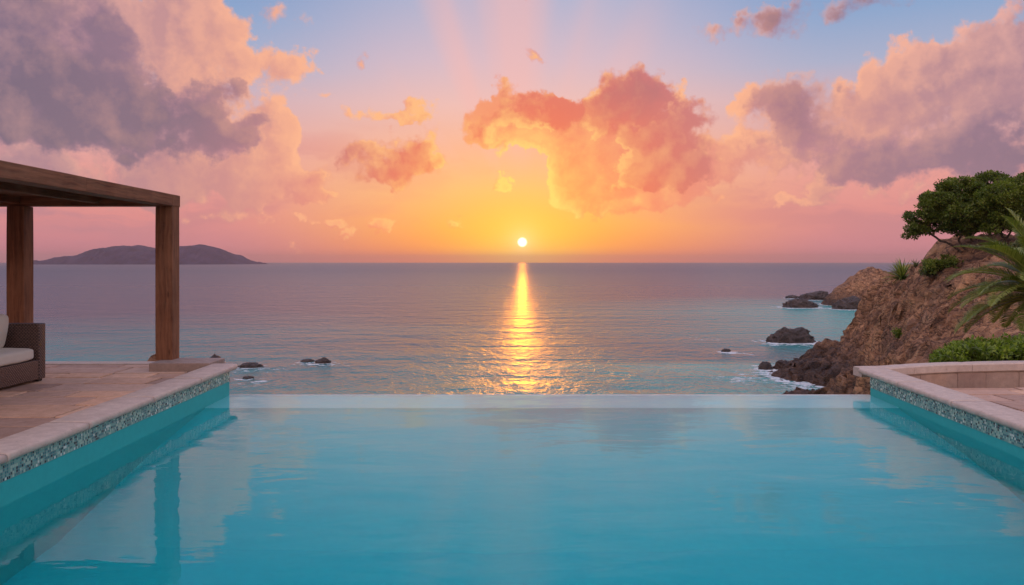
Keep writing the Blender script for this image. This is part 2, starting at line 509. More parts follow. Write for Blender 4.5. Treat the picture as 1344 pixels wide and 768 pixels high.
def stone_mat(name, c1, c2, scale=1.0, tint=False, spots=True):
    m_, g = mat(name)
    p = geo_pos(g)
    big = g.noise(p, 1.3 * scale, 5, 0.6)
    mid = g.noise(p, 9 * scale, 6, 0.65)
    fine = g.noise(p, 70 * scale, 4, 0.7)
    c = g.mix(g.mapr(big, 0.3, 0.7), c1, c2)
    c = g.mix(g.mapr(mid, 0.35, 0.75, 0, 0.6), c, tuple(v * 0.62 for v in c1))
    if tint:
        t_ = attr(g, 'tint')
        c = g.mix(1.0, c, g.ramp(t_, [(0, (0.62, 0.55, 0.53)), (0.3, (0.88, 0.78, 0.74)), (0.55, (1.06, 0.99, 0.93)), (0.8, (1.22, 1.04, 0.86)), (1, (0.72, 0.63, 0.60))]), 'MULTIPLY')
    pits = g.mapr(g.noise(p, 38 * scale, 3, 0.6), 0.60, 0.70)
    if spots: c = g.mix(g.m('MULTIPLY', pits, 0.45), c, tuple(v * 0.4 for v in c1))
    h = g.m('ADD', g.m('MULTIPLY', mid, 0.6), g.m('MULTIPLY', fine, 0.35))
    h = g.m('SUBTRACT', h, g.m('MULTIPLY', pits, 0.5))
    setp(g, color=c, rough=g.mapr(mid, 0.3, 0.7, 0.55, 0.8), normal=g.bump(h, 0.5, 0.006), spec=0.35)
    return m_
M_COPING = stone_mat('coping_stone', (0.52, 0.39, 0.33), (0.58, 0.46, 0.385))
M_PAVE = stone_mat('paving_stone', (0.56, 0.37, 0.28), (0.62, 0.44, 0.345), tint=True)
M_WALLSTONE = stone_mat('wall_stone', (0.34, 0.24, 0.20), (0.42, 0.31, 0.26), tint=True)
M_GROUT = stone_mat('grout', (0.055, 0.038, 0.032), (0.085, 0.06, 0.05), spots=False)
M_PLINTH = stone_mat('plinth_stone', (0.30, 0.215, 0.18), (0.38, 0.28, 0.24))

def wood_mat(name='weathered_timber'):
    """grain along the object's local Z (each beam is a mesh drawn along its own Z)"""
    m_, g = mat(name)
    p = g.v('MULTIPLY', attr_vec(g, 'grain'), (1, 1, 1))
    pw = g.v('ADD', p, g.v('SCALE', g.v('SUBTRACT', g.noise(p, 1.6, 3, 0.5, color=True), (.5, .5, .5)), scale=0.10))
    st = g.v('MULTIPLY', pw, (26, 26, 1.1))
    n1 = g.noise(st, 1.0, 6, 0.62)
    n2 = g.noise(g.v('MULTIPLY', pw, (90, 90, 2.5)), 1.0, 4, 0.6)
    n3 = g.noise(p, 2.2, 4, 0.6)
    c = g.ramp(n1, [(0.25, (0.050, 0.016, 0.008)), (0.42, (0.12, 0.045, 0.023)), (0.58, (0.20, 0.078, 0.038)), (0.8, (0.32, 0.145, 0.08))])
    c = g.mix(g.mapr(n3, 0.35, 0.7, 0, 0.4), c, (0.33, 0.16, 0.09))
    crack = g.mapr(n2, 0.34, 0.26)
    crack = g.m('MULTIPLY', crack, g.mapr(n3, 0.45, 0.6))
    c = g.mix(crack, c, (0.02, 0.01, 0.007))
    # knots
    kv = g.voro(g.v('MULTIPLY', p, (6.0, 6.0, 1.5)), 1.0)
    kn = g.mapr(kv, 0.10, 0.04)
    c = g.mix(g.m('MULTIPLY', kn, 0.7), c, (0.05, 0.02, 0.012))
    h = g.m('ADD', n1, g.m('MULTIPLY', n2, 0.5))
    h = g.m('SUBTRACT', h, crack)
    setp(g, color=c, rough=0.72, normal=g.bump(h, 0.7, 0.008), spec=0.3)
    return m_
def attr_vec(g, name):
    return g.n('ShaderNodeAttribute', attribute_name=name).outputs['Vector']
M_WOOD = wood_mat()

def plaster_mat(name, ca, cb, cd):
    m_, g = mat(name)
    p = geo_pos(g)
    n = g.noise(p, 0.6, 4, 0.5); n2 = g.noise(p, 14, 4, 0.6)
    c = g.mix(n, ca, cb)
    c = g.mix(g.mapr(n2, 0.4, 0.8, 0, 0.35), c, cd)
    setp(g, color=c, rough=0.6, normal=g.bump(n2, 0.2, 0.004))
    return m_
M_PLASTER = plaster_mat('pool_plaster', (0.001, 0.40, 0.44), (0.001, 0.45, 0.485), (0.001, 0.33, 0.375))
M_POOLWALL = plaster_mat('pool_wall_render', (0.018, 0.35, 0.35), (0.024, 0.40, 0.40), (0.012, 0.27, 0.28))

def ledge_mat():
    m_, g = mat('weir_tile')
    p = geo_pos(g)
    n = g.noise(p, 3, 4, 0.5)
    c = g.mix(n, (0.20, 0.56, 0.60), (0.25, 0.60, 0.63))  # tile colour lightened to stand in for the sky mirrored in the film
    setp(g, color=c, rough=0.3)
    return m_
M_LEDGE = ledge_mat()
M_LIP = stone_mat('weir_lip', (0.62, 0.62, 0.60), (0.70, 0.70, 0.68), spots=False)

def mosaic_mat():
    """small glass tiles; the 'uv' attribute holds metres along the wall and metres up"""
    m_, g = mat('glass_mosaic')
    uv = attr_vec(g, 'grain')
    s = 1 / 0.024
    cell = g.v('FLOOR', g.v('SCALE', uv, scale=s))
    wn = g.n('ShaderNodeTexWhiteNoise', noise_dimensions='2D'); g.put(wn.inputs['Vector'], cell)
    r = wn.outputs['Value']
    c = g.ramp(r, [(0.0, (0.006, 0.035, 0.045)), (0.11, (0.012, 0.07, 0.085)), (0.12, (0.05, 0.19, 0.20)), (0.42, (0.09, 0.28, 0.28)), (0.43, (0.16, 0.36, 0.31)),
                   (0.72, (0.22, 0.42, 0.35)), (0.73, (0.34, 0.50, 0.40)), (0.92, (0.34, 0.50, 0.40)), (0.93, (0.62, 0.70, 0.62)), (1, (0.62, 0.7, 0.62))], 'CONSTANT')
    fr = g.v('FRACTION', g.v('SCALE', uv, scale=s))
    fs = g.sep(fr)
    ex = g.m('MINIMUM', g.m('MINIMUM', fs[0], g.m('SUBTRACT', 1, fs[0])), g.m('MINIMUM', fs[1], g.m('SUBTRACT', 1, fs[1])))
    gr = g.mapr(ex, 0.05, 0.11, 1, 0)
    c = g.mix(gr, c, (0.20, 0.24, 0.22))
    wn2 = g.n('ShaderNodeTexWhiteNoise', noise_dimensions='2D'); g.put(wn2.inputs['Vector'], g.v('ADD', cell, (7.7, 3.1, 0)))
    tilt = g.m('MULTIPLY', wn2.outputs['Value'], g.m('ADD', fs[0], fs[1]))
    h = g.m('SUBTRACT', g.m('MULTIPLY', tilt, 0.3), gr)
    setp(g, color=c, rough=g.mapr(gr, 0, 1, 0.18, 0.8), normal=g.bump(h, 0.5, 0.002))
    return m_
M_MOSAIC = mosaic_mat()

def water_mat():
    m_, g = mat('pool_water')
    p = geo_pos(g)
    q = g.v('MULTIPLY', p, (0.75, 1.5, 1))
    n0 = g.noise(q, 0.7, 2, 0.4, dist=0.4)
    n1 = g.noise(q, 2.6, 2, 0.5, dist=0.6)
    n2 = g.noise(q, 9.0, 2, 0.5)
    calm = g.mapr(g.noise(p, 0.35, 2, 0.5), 0.35, 0.65, 0.35, 1.0)
    h = g.m('ADD', g.m('MULTIPLY', n0, 0.011), g.m('MULTIPLY', g.m('MULTIPLY', n1, calm), 0.0036))
    h = g.m('MULTIPLY_ADD', g.m('MULTIPLY', n2, calm), 0.00055, h)
    b = g.n('ShaderNodeBump'); b.inputs['Strength'].default_value = 1.0; b.inputs['Distance'].default_value = 1.0
    g.put(b.inputs['Height'], h)
    setp(g, color=(0.55, 0.98, 1.0), rough=0.0, trans=1.0, ior=1.205, normal=b.outputs[0])
    g.bs.inputs['Specular Tint'].default_value = (0.72, 0.92, 1.0, 1)
    # clear water lets the light in to the basin
    return m_
M_WATER = water_mat()

def sea_mat():
    m_, g = mat('sea_water')
    p = geo_pos(g)
    s = g.sep(p)
    depth = attr(g, 'depth')
    foam = attr(g, 'foam')
    big = g.noise(g.v('MULTIPLY', p, (0.006, 0.014, 1)), 1.0, 5, 0.6)
    w0 = g.noise(g.v('MULTIPLY', p, (0.03, 0.085, 1)), 1.0, 3, 0.5, dist=0.8)
    wm = g.noise(g.v('MULTIPLY', p, (0.17, 0.10, 1)), 1.0, 3, 0.55, dist=0.6)
    w1 = g.noise(g.v('MULTIPLY', p, (0.72, 0.30, 1)), 1.0, 3, 0.6, dist=0.6)
    w2 = g.noise(g.v('MULTIPLY', p, (2.6, 1.0, 1)), 1.0, 3, 0.6, dist=0.3)
    h = g.m('MULTIPLY', w0, 1.6)
    h = g.m('MULTIPLY_ADD', wm, 1.2, h)
    h = g.m('MULTIPLY_ADD', w1, 0.56, h)
    h = g.m('MULTIPLY_ADD', w2, 0.24, h)
    b = g.n('ShaderNodeBump'); b.inputs['Strength'].default_value = 1.0; b.inputs['Distance'].default_value = 1.0
    g.put(b.inputs['Height'], h)
    deep = (0.045, 0.060, 0.078)  # deep water, with a pink sky sheen put into the colour
    teal = (0.016, 0.20, 0.185)
    sand = (0.07, 0.40, 0.34)
    sh = g.mapr(g.m('ADD', depth, g.m('MULTIPLY', g.m('SUBTRACT', big, 0.5), 5.0)), 13.0, 2.5, 0, 1)
    c = g.ramp(sh, [(0, deep), (0.5, teal), (1.0, sand)])
    c = g.mix(g.mapr(big, 0.52, 0.68, 0, 0.5), c, (0.014, 0.06, 0.08))
    # foam: broken lace, denser where the attribute is high
    f1 = g.noise(g.v('MULTIPLY', p, (0.6, 1.0, 1)), 0.55, 6, 0.68, dist=1.2)
    fv = g.voro(g.v('ADD', p, g.v('SCALE', g.noise(p, 0.6, 3, 0.5, color=True), scale=2.5)), 0.7, 'DISTANCE_TO_EDGE')
    lace = g.m('MULTIPLY_ADD', g.m('SUBTRACT', 0.25, fv), 0.5, f1)
    fm = g.mapr(g.m('ADD', lace, g.m('MULTIPLY', foam, 0.48)), 0.82, 0.98, 0, 1, 'SMOOTHSTEP')
    fm = g.m('MULTIPLY', fm, g.mapr(foam, 0.02, 0.2))
    c = g.mix(g.m('MULTIPLY', fm, 0.9), c, (0.72, 0.74, 0.76))
    setp(g, color=c, rough=g.m('MAXIMUM', g.mapr(fm, 0, 1, 0.0, 0.7), g.mapr(s[1], 90, 1200, 0.24, 0.34)), ior=1.6, spec=0.5, normal=b.outputs[0])
    return m_
M_SEA = sea_mat()

def rock_mat(name, wetline=True, reddish=1.0):
    m_, g = mat(name)
    p = geo_pos(g)
    z = g.sep(p)[2]
    wp = g.v('ADD', p, g.v('SCALE', g.v('SUBTRACT', g.noise(p, 0.25, 3, 0.5, color=True), (.5, .5, .5)), scale=3.0))
    big = g.noise(p, 0.12, 5, 0.6)
    mid = g.noise(wp, 0.8, 8, 0.68)
    fine = g.noise(p, 4.0, 8, 0.7)
    # slanting strata
    dip = g.v('DOT_PRODUCT', wp, (0.55, 0.1, 0.83))
    lay = g.noise(g.comb(g.m('MULTIPLY', dip, 1.3), 0, 0), 1.0, 5, 0.65)
    cr = g.voro(wp, 0.9, 'DISTANCE_TO_EDGE')
    cr2 = g.voro(g.v('ADD', p, g.v('SCALE', g.noise(p, 1.5, 3, 0.6, color=True), scale=0.8)), 2.6, 'DISTANCE_TO_EDGE')
    c = g.ramp(mid, [(0.30, (0.05, 0.026, 0.018)), (0.42, (0.24, 0.125, 0.072)), (0.53, (0.46, 0.26, 0.155)), (0.70, (0.64, 0.42, 0.27))])
    c = g.mix(g.mapr(lay, 0.42, 0.62, 0, 0.55), c, (0.33, 0.165, 0.10))
    c = g.mix(g.mapr(big, 0.5, 0.68, 0, 0.7), c, (0.17, 0.115, 0.095))
    c = g.mix(g.mapr(fine, 0.55, 0.75, 0, 0.55), c, (0.55, 0.36, 0.26))
    c = g.mix(g.mapr(fine, 0.42, 0.28, 0, 0.6), c, (0.06, 0.035, 0.03))
    pat = g.noise(g.v('MULTIPLY', wp, (0.5, 0.25, 0.9)), 0.35, 6, 0.65)
    c = g.mix(g.mapr(pat, 0.50, 0.66, 0, 0.65), c, (0.66, 0.38, 0.215))
    c = g.mix(g.mapr(pat, 0.46, 0.32, 0, 0.75), c, (0.075, 0.042, 0.034))
    rg = g.noise(g.v('MULTIPLY', wp, (0.9, 0.35, 1.3)), 0.8, 7, 0.6)
    rg = g.m('ABSOLUTE', g.m('SUBTRACT', rg, 0.5))
    c = g.mix(g.mapr(rg, 0.030, 0.0, 0, 0.85), c, (0.035, 0.020, 0.015))
    c = g.mix(1.0, c, (1.36, 1.20, 1.04), 'MULTIPLY')
    if wetline:
        w = g.mapr(g.m('ADD', z, g.m('MULTIPLY', mid, 3.0)), SEA + 3.2, SEA + 7.2, 1, 0)
        c = g.mix(g.m('MULTIPLY', w, 0.80), c, (0.035, 0.022, 0.020))
        rr = g.mapr(w, 0, 1, 0.85, 0.5)
    else:
        rr = 0.85
    h = g.m('MULTIPLY', mid, 0.9)
    h = g.m('MULTIPLY_ADD', lay, 0.35, h)
    h = g.m('MULTIPLY_ADD', fine, 0.22, h)
    h = g.m('MULTIPLY_ADD', g.m('MINIMUM', rg, 0.12), 5.0, h)
    h = g.m('MULTIPLY_ADD', g.m('MINIMUM', cr2, 0.10), 0.7, h)
    setp(g, color=c, rough=rr, spec=0.3, normal=g.bump(h, 1.0, 0.9))
    return m_
M_ROCK = rock_mat('cliff_rock')

def dark_rock_mat():
    m_, g = mat('wet_sea_rock')
    p = geo_pos(g)
    a = g.noise(p, 0.7, 7, 0.68); b_ = g.noise(p, 3.5, 6, 0.7)
    c = g.ramp(a, [(0.3, (0.02, 0.013, 0.012)), (0.55, (0.06, 0.038, 0.032)), (0.75, (0.13, 0.085, 0.068))])
    h = g.m('MULTIPLY_ADD', b_, 0.4, a)
    setp(g, color=c, rough=0.55, normal=g.bump(h, 1.0, 0.6))
    return m_
M_SEAROCK = dark_rock_mat()

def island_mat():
    m_, g = mat('hazy_island_scrub')
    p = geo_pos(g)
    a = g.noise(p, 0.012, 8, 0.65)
    c = g.ramp(a, [(0.35, (0.008, 0.010, 0.040)), (0.5, (0.018, 0.018, 0.062)), (0.68, (0.045, 0.038, 0.090))])  # scrub colour turned violet-blue, part of the distance haze painted in
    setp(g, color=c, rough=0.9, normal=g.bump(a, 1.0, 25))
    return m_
M_ISLAND = island_mat()

def leaf_mat(name, stops, trans=0.35, rough=0.5):
    m_, g = mat(name)
    t_ = attr(g, 'tint')
    c = g.ramp(t_, stops)
    setp(g, color=c, rough=rough, spec=0.35)
    tr = g.n('ShaderNodeBsdfTranslucent'); g.put(tr.inputs[0], g.mix(1.0, c, (1.3, 1.5, 0.6), 'MULTIPLY'))
    mx = g.n('ShaderNodeMixShader'); mx.inputs[0].default_value = trans
    g.link(g.bs.outputs[0], mx.inputs[1]); g.link(tr.outputs[0], mx.inputs[2])
    g.link(mx.outputs[0], g.out.inputs[0])
    return m_
M_LEAF_DARK = leaf_mat('leaf_dark', [(0, (0.045, 0.062, 0.010)), (0.5, (0.105, 0.14, 0.022)), (1, (0.22, 0.25, 0.05))])
M_LEAF_MID = leaf_mat('leaf_mid', [(0, (0.050, 0.070, 0.010)), (0.5, (0.12, 0.16, 0.020)), (1, (0.24, 0.27, 0.05))])
M_LEAF_HEDGE = leaf_mat('leaf_hedge', [(0, (0.06, 0.085, 0.012)), (0.5, (0.13, 0.19, 0.022)), (1, (0.26, 0.33, 0.05))])
M_LEAF_PALM = leaf_mat('leaf_palm', [(0, (0.07, 0.095, 0.018)), (0.5, (0.17, 0.21, 0.040)), (1, (0.38, 0.40, 0.10))], 0.25, 0.4)
M_LEAF_DRY = leaf_mat('leaf_dry', [(0, (0.075, 0.085, 0.04)), (0.5, (0.12, 0.14, 0.06)), (1, (0.24, 0.22, 0.12))], 0.25)

def bark_mat():
    m_, g = mat('bark')
    p = geo_pos(g)
    a = g.noise(g.v('MULTIPLY', p, (3, 3, 0.8)), 3.0, 6, 0.65)
    setp(g, color=g.ramp(a, [(0.3, (0.03, 0.02, 0.015)), (0.6, (0.10, 0.065, 0.05)), (0.8, (0.17, 0.12, 0.09))]), rough=0.9, normal=g.bump(a, 0.8, 0.03))
    return m_
M_BARK = bark_mat()

def wicker_mat():
    m_, g = mat('brown_wicker')
    p = attr_vec(g, 'grain')
    sx = 1 / 0.040; sz = 1 / 0.020
    q = g.sep(p)
    u = g.m('MULTIPLY', q[0], sx); v = g.m('MULTIPLY', q[1], sz)
    row = g.m('FLOOR', v)
    u2 = g.m('ADD', u, g.m('MULTIPLY', row, 0.5))
    hu = g.m('SINE', g.m('MULTIPLY', u2, 2 * math.pi))
    fv = g.m('FRACT', v)
    hv = g.m('SINE', g.m('MULTIPLY', fv, math.pi))
    h = g.m('MULTIPLY', g.m('MULTIPLY_ADD', hu, 0.5, 0.5), hv)
    n = g.noise(p, 30, 3, 0.6)
    c = g.mix(h, (0.020, 0.012, 0.011), (0.17, 0.095, 0.080))
    c = g.mix(g.mapr(n, 0.4, 0.7, 0, 0.5), c, (0.24, 0.15, 0.125))
    c = g.mix(g.mapr(h, 0.25, 0.0, 0, 0.8), c, (0.012, 0.008, 0.007))
    setp(g, color=c, rough=0.45, normal=g.bump(h, 1.0, 0.006))
    return m_
M_WICKER = wicker_mat()

def fabric_mat():
    m_, g = mat('cream_canvas')
    p = geo_pos(g)
    a = g.noise(p, 5, 4, 0.5); b_ = g.noise(p, 300, 2, 0.5)
    setp(g, color=g.mix(a, (0.50, 0.45, 0.39), (0.58, 0.53, 0.47)), rough=0.9, sheen=0.15, normal=g.bump(g.m('MULTIPLY_ADD', b_, 0.1, a), 0.4, 0.01), spec=0.2)
    return m_
M_FABRIC = fabric_mat()
def plain_mat(name, c, rough=0.5):
    m_, g = mat(name)
    n = g.noise(geo_pos(g), 20, 3, 0.5)
    setp(g, color=g.mix(n, c, tuple(v * 0.7 for v in c)), rough=rough)
    return m_
M_DARKFOOT = plain_mat('dark_foot', (0.03, 0.022, 0.02))
# ------------------------------------------------------------------ pool, terraces, walls
YW = 11.09           # back lip of the infinity edge
YN = 0.9             # near end of the pool
LZ, RZ = 0.40, 0.325 # coping tops
DECKZ, PATZ = 0.30, 0.0
sl, sr = -16 / F, 56 / F
def lx(y): return -3.90 + sl * (y - YW)      # left pool wall
def rx(y): return 4.945 + sr * (y - YW)      # right pool wall

def vec_attr(me, name, vals):
    a = me.attributes.new(name, 'FLOAT_VECTOR', 'CORNER')
    a.data.foreach_set('vector', np.asarray(vals, dtype=np.float32).reshape(-1))

pool = empty('swimming_pool', (0.5, 6.0, 0), 'turquoise infinity pool with mosaic band and pale stone coping', 'swimming pool')
pool.location = (0, 0, 0)

# basin: floor, near wall, side walls, back wall up to the ledge
def basin():
    d = -1.35
    yb = YW - 0.93
    v = []; f = []
    def q(*p):
        o = len(v); v.extend(p); f.append(tuple(range(o, o + len(p))))
    q((lx(YN), YN, d), (rx(YN), YN, d), (rx(yb), yb, d), (lx(yb), yb, d))
    q((lx(YN), YN, d), (lx(yb), yb, d), (lx(yb), yb, 0.19), (lx(YN), YN, 0.19))
    q((lx(yb), yb, -0.6), (lx(YW), YW, -0.6), (lx(YW), YW, 0.19), (lx(yb), yb, 0.19))
    q((rx(YN), YN, d), (rx(YN), YN, 0.105), (rx(yb), yb, 0.105), (rx(yb), yb, d))
    q((rx(yb), yb, -0.6), (rx(yb), yb, 0.105), (rx(YW), YW, 0.105), (rx(YW), YW, -0.6))
    q((lx(YN), YN, d), (lx(YN), YN, LZ - .06), (rx(YN), YN, RZ - .06), (rx(YN), YN, d))
    
    me = pydata('basin', v, f)
    o = link('basin', me, [M_PLASTER, M_POOLWALL], pool)
    for i, p in enumerate(me.polygons): p.material_index = 1 if i in (1, 2, 3, 4) else 0
    return o
basin()
# infinity edge: submerged ledge, paled to stand in for mirrored sky, with a lip, its outer face dropping to a catch channel
def weir():
    yb = YW - 0.93
    bm = bmesh.new()
    xs = np.linspace(0, 1, 41)
    prof = [(yb - 3.4, -1.352), (yb - 2.6, -1.12), (yb - 1.6, -0.72), (yb - 0.8, -0.42), (yb - 0.25, -0.22), (yb - 0.03, -0.12), (yb, -0.045), (yb + 0.03, -0.022), (YW - 0.05, -0.012), (YW - 0.03, -0.010), (YW + 0.0, -0.012), (YW + 0.012, -0.05), (YW + 0.03, -1.6)]  # long ramp below the ledge, shaped to catch more sky and brighten the water
    rows = []
    for t_ in xs:
        rows.append([bm.verts.new((lx(y) * (1 - t_) + rx(y) * t_, y, z)) for y, z in prof])
    for a, b in zip(rows[:-1], rows[1:]):
        for i in range(len(prof) - 1):
            bm.faces.new((a[i], b[i], b[i + 1], a[i + 1]))
    for f in bm.faces:
        cy_ = f.calc_center_median().y
        f.material_index = 1 if cy_ < yb + 0.001 else 0
    return bm_obj('infinity_edge', bm, [M_LEDGE, M_PLASTER], pool, True)
weir()
bm = bmesh.new()
for k in range(14):
    a_ = k / 14; b_ = (k + 1) / 14
    xa = lx(YW) * (1 - a_) + rx(YW) * a_; xb = lx(YW) * (1 - b_) + rx(YW) * b_
    box_bm(bm, xa + .001, YW - 0.016, -0.009, xb - .001, YW + 0.022, 0.0035, 0.003, 1)
bm_obj('overflow_lip', bm, M_LIP, pool)
# mosaic bands, a hair proud of the plaster
def band(side):
    z0, z1 = ((0.19, LZ - 0.062) if side < 0 else (0.105, RZ - 0.062))
    fx = lx if side < 0 else rx
    off = 0.006 * (1 if side < 0 else -1)
    a = (fx(YN) + off, YN, z0); b = (fx(YW) + off, YW - 0.001, z0)
    c = (b[0], b[1], z1); d = (a[0], a[1], z1)
    bt = (b[0] - off, YW - 0.001, z0); ct = (b[0] - off, YW - .001, z1)
    v = [a, b, c, d, (a[0] - off, a[1], z0), bt, ct]
    f = [(0, 1, 2, 3) if side > 0 else (3, 2, 1, 0), (0, 4, 5, 1), (1, 5, 6, 2)]
    me = pydata('mosaic_band', v, f)
    L_ = YW - YN
    uv = []
    for p in me.polygons:
        for li in p.loop_indices:
            co = me.vertices[me.loops[li].vertex_index].co
            uv.append((co.y, co.z - z0, 0.5))
    vec_attr(me, 'grain', uv)
    return link('mosaic_band', me, M_MOSAIC, pool)
band(-1); band(1)

# end faces of the pool walls (seen from the sea side) and wall body
def side_wall(side):
    bm = bmesh.new()
    fx = lx if side < 0 else rx
    top = (LZ if side < 0 else RZ) - 0.064
    t_ = 0.30 * side
    def sh(p):
        return (fx(p[1]) + p[0], p[1], p[2])
    x0, x1 = sorted((0.012 * side, t_))
    box_bm(bm, x0, YN, -1.6, x1, YW + (0.0), top, shear=sh)
    return bm_obj('pool_wall', bm, M_POOLWALL, pool)
side_wall(-1); side_wall(1)

def coping(side):
    """rounded nose slabs with open joints"""
    fx = lx if side < 0 else rx
    z = LZ if side < 0 else RZ
    wd = 0.375 if side < 0 else 0.41
    end = 11.40 if side < 0 else 11.50
    bm = bmesh.new()
    joints = [-0.6, 0.75, 2.1, 3.45, 4.75, 6.02, 7.22, 8.58, 9.95, end] if side < 0 else [-0.6, 0.8, 2.2, 3.6, 5.0, 6.35, 7.33, 8.75, 10.12, end]
    rnd = random.Random(3 + side)
    th = 0.066
    over = 0.045
    tints = []
    for a, b in zip(joints[:-1], joints[1:]):
        g_ = 0.0065
        ys = np.linspace(a + g_, b - g_, 24)
        dz = rnd.uniform(-0.0015, 0.0015)
        # profile across, from nose to back (x = distance from the wall into the deck)
        prof = [(-over + 0.012, -th), (-over + 0.002, -th + 0.012), (-over, -th * 0.5), (-over + 0.003, -0.014), (-over + 0.014, -0.003), (-over + 0.035, 0.0),
                (wd * 0.45 - over, 0.001), (wd - over - 0.012, 0.0), (wd - over, -0.008), (wd - over, -th - .05)]
        rows = []
        for k, y in enumerate(ys):
            row = []
            for j, (px_, pz_) in enumerate(prof):
                n_ = perlin(np.array([y * 2.3, px_ * 6 + side, 1.7])) * 0.0035 + perlin(np.array([y * 11, px_ * 14, 5.1])) * 0.0015
                endr = 0.004 if k in (0, len(ys) - 1) else 0
                xx = px_ + (n_ if j < 6 else 0)
                if b == end:   # rounded outer corner at the sea end
                    tt = max(0.0, (y - (end - 0.12)) / 0.12)
                    if j < 6: xx += (1 - math.sqrt(max(0.0, 1 - tt * tt))) * 0.10
                row.append(bm.verts.new((fx(y) + side * xx, y, z + pz_ + n_ * 0.6 + dz - endr)))
            rows.append(row)
        for r0, r1 in zip(rows[:-1], rows[1:]):
            for j in range(len(prof) - 1):
                q = (r0[j], r0[j + 1], r1[j + 1], r1[j])
                bm.faces.new(q if side > 0 else q[::-1])
            q = (r0[0], r0[-1], r1[-1], r1[0])
            bm.faces.new(q[::-1] if side > 0 else q)
        bm.faces.new(rows[0][::-1] if side > 0 else rows[0]); bm.faces.new(rows[-1] if side > 0 else rows[-1][::-1])
    bmesh.ops.recalc_face_normals(bm, faces=bm.faces)
    o = bm_obj('coping', bm, M_COPING, pool, True)
    for p in o.data.polygons:
        if len(p.vertices) > 4: p.use_smooth = False
    return o
coping(-1); coping(1)
# mortar showing in the coping joints
for side in (-1, 1):
    fx = lx if side < 0 else rx
    z = (LZ if side < 0 else RZ)
    bm = bmesh.new()
    x0, x1 = sorted((-0.030 * side, 0.30 * side))
    box_bm(bm, x0, YN, z - 0.060, x1, 11.34, z - 0.012, shear=lambda p, fx=fx: (fx(p[1]) + p[0], p[1], p[2]))
    bm_obj('coping_mortar', bm, M_GROUT, pool)

# water: a calm sheet from wall to wall
def pool_water():
    v = [(lx(YN), YN, 0), (rx(YN), YN, 0), (rx(YW - .018), YW - .018, 0), (lx(YW - .018), YW - .018, 0)]
    o = link('pool_water', pydata('pool_water', v, [(0, 1, 2, 3)]), M_WATER)
    tag(o, kind='structure')
pool_water()

# ---- paving: staggered slabs with open joints over dark mortar
def paving(name, inside, x0, x1, y0, y1, z, skew, seed, rows_h=(0.42, 0.62, 0.5), label=None):
    rnd = random.Random(seed)
    V = []; Fc = []; T = []
    y = y0; r = 0
    while y < y1:
        h = rows_h[r % len(rows_h)] * rnd.uniform(0.92, 1.08); r += 1
        ye = min(y + h, y1)
        x = x0 - rnd.uniform(0, 0.8)
        while x < x1:
            wdt = rnd.choice((0.6, 0.8, 1.0, 1.25)) * rnd.uniform(0.95, 1.05)
            a, b = x, x + wdt
            x = b
            res = inside(a, b, y, ye)
            if res is None: continue
            poly = res           # list of 4 xy
            cx = sum(p[0] for p in poly) / 4; cy = sum(p[1] for p in poly) / 4
            g_ = 0.018
            def shr(p, k):
                return (p[0] + (-k if p[0] > cx else k), p[1] + (-k if p[1] > cy else k))
            dz = rnd.uniform(-0.003, 0.003); tl = rnd.uniform(-0.002, 0.002)
            o = len(V)
            for k, zz in ((g_, -0.03), (g_, -0.006), (g_ + 0.006, 0.0)):
                for i, p in enumerate(poly):
                    s_ = shr(p, k)
                    V.append((s_[0], s_[1], z + zz + dz + (tl if i in (1, 2) else -tl)))
            Fc += [(o + 8, o + 9, o + 10, o + 11)]
            for l_ in (0, 4):
                for i in range(4):
                    j = (i + 1) % 4
                    Fc.append((o + l_ + i, o + l_ + j, o + l_ + 4 + j, o + l_ + 4 + i))
            T += [rnd.random()] * 9
        y = ye
    me = pydata(name, V, Fc)
    face_attr(me, 'tint', T)
    o = link(name, me, M_PAVE)
    tag(o, kind='structure')
    return o

DECK_BACK = 12.33
def left_in(a, b, ya, yb):
    yb = min(yb, DECK_BACK - 0.32)
    if yb - ya < 0.08: return None
    def lim(y): return lx(y) - 0.375 + 0.045
    r0, r1 = lim(ya), lim(yb)
    if a > min(r0, r1) - 0.1: return None
    if b > min(r0, r1) - 0.1: p1, p2 = (r0, ya), (r1, yb)
    else: p1, p2 = (b, ya), (b, yb)
    return [(a, ya), p1, p2, (a, yb)]
paving('terrace_paving', left_in, -14, -3.5, -2.0, DECK_BACK, DECKZ, 0, 21)
# border row along the sea edge of the left terrace
V_ = []
bm = bmesh.new(); x = -14.0; rb = random.Random(4); tints = []
while x < -4.45:
    w_ = rb.uniform(0.7, 1.1); xe = min(x + w_, -4.38)
    box_bm(bm, x + .004, DECK_BACK - 0.31, DECKZ - 0.06, xe - .004, DECK_BACK, DECKZ + 0.012, 0.008, 1)
    x = xe
o = bm_obj('terrace_border', bm, M_COPING); tag(o, kind='structure')
o = link('terrace_bed', None or (lambda: pydata('terrace_bed', [(-14.2, -2.2, DECKZ - 0.016), (-3.9, -2.2, DECKZ - 0.016), (-4.05, 11.0, DECKZ - 0.016), (-4.40, DECK_BACK - .02, DECKZ - 0.016), (-14.2, DECK_BACK - .02, DECKZ - 0.016),
     (-14.2, -2.2, -1.7), (-3.9, -2.2, -1.7), (-4.05, 11.0, -1.7), (-4.40, DECK_BACK - .02, -1.7), (-14.2, DECK_BACK - .02, -1.7)],
     [(0, 1, 2, 3, 4), (5, 9, 8, 7, 6), (0, 5, 6, 1), (1, 6, 7, 2), (2, 7, 8, 3), (3, 8, 9, 4), (4, 9, 5, 0)]))(), M_GROUT)
tag(o, kind='structure')

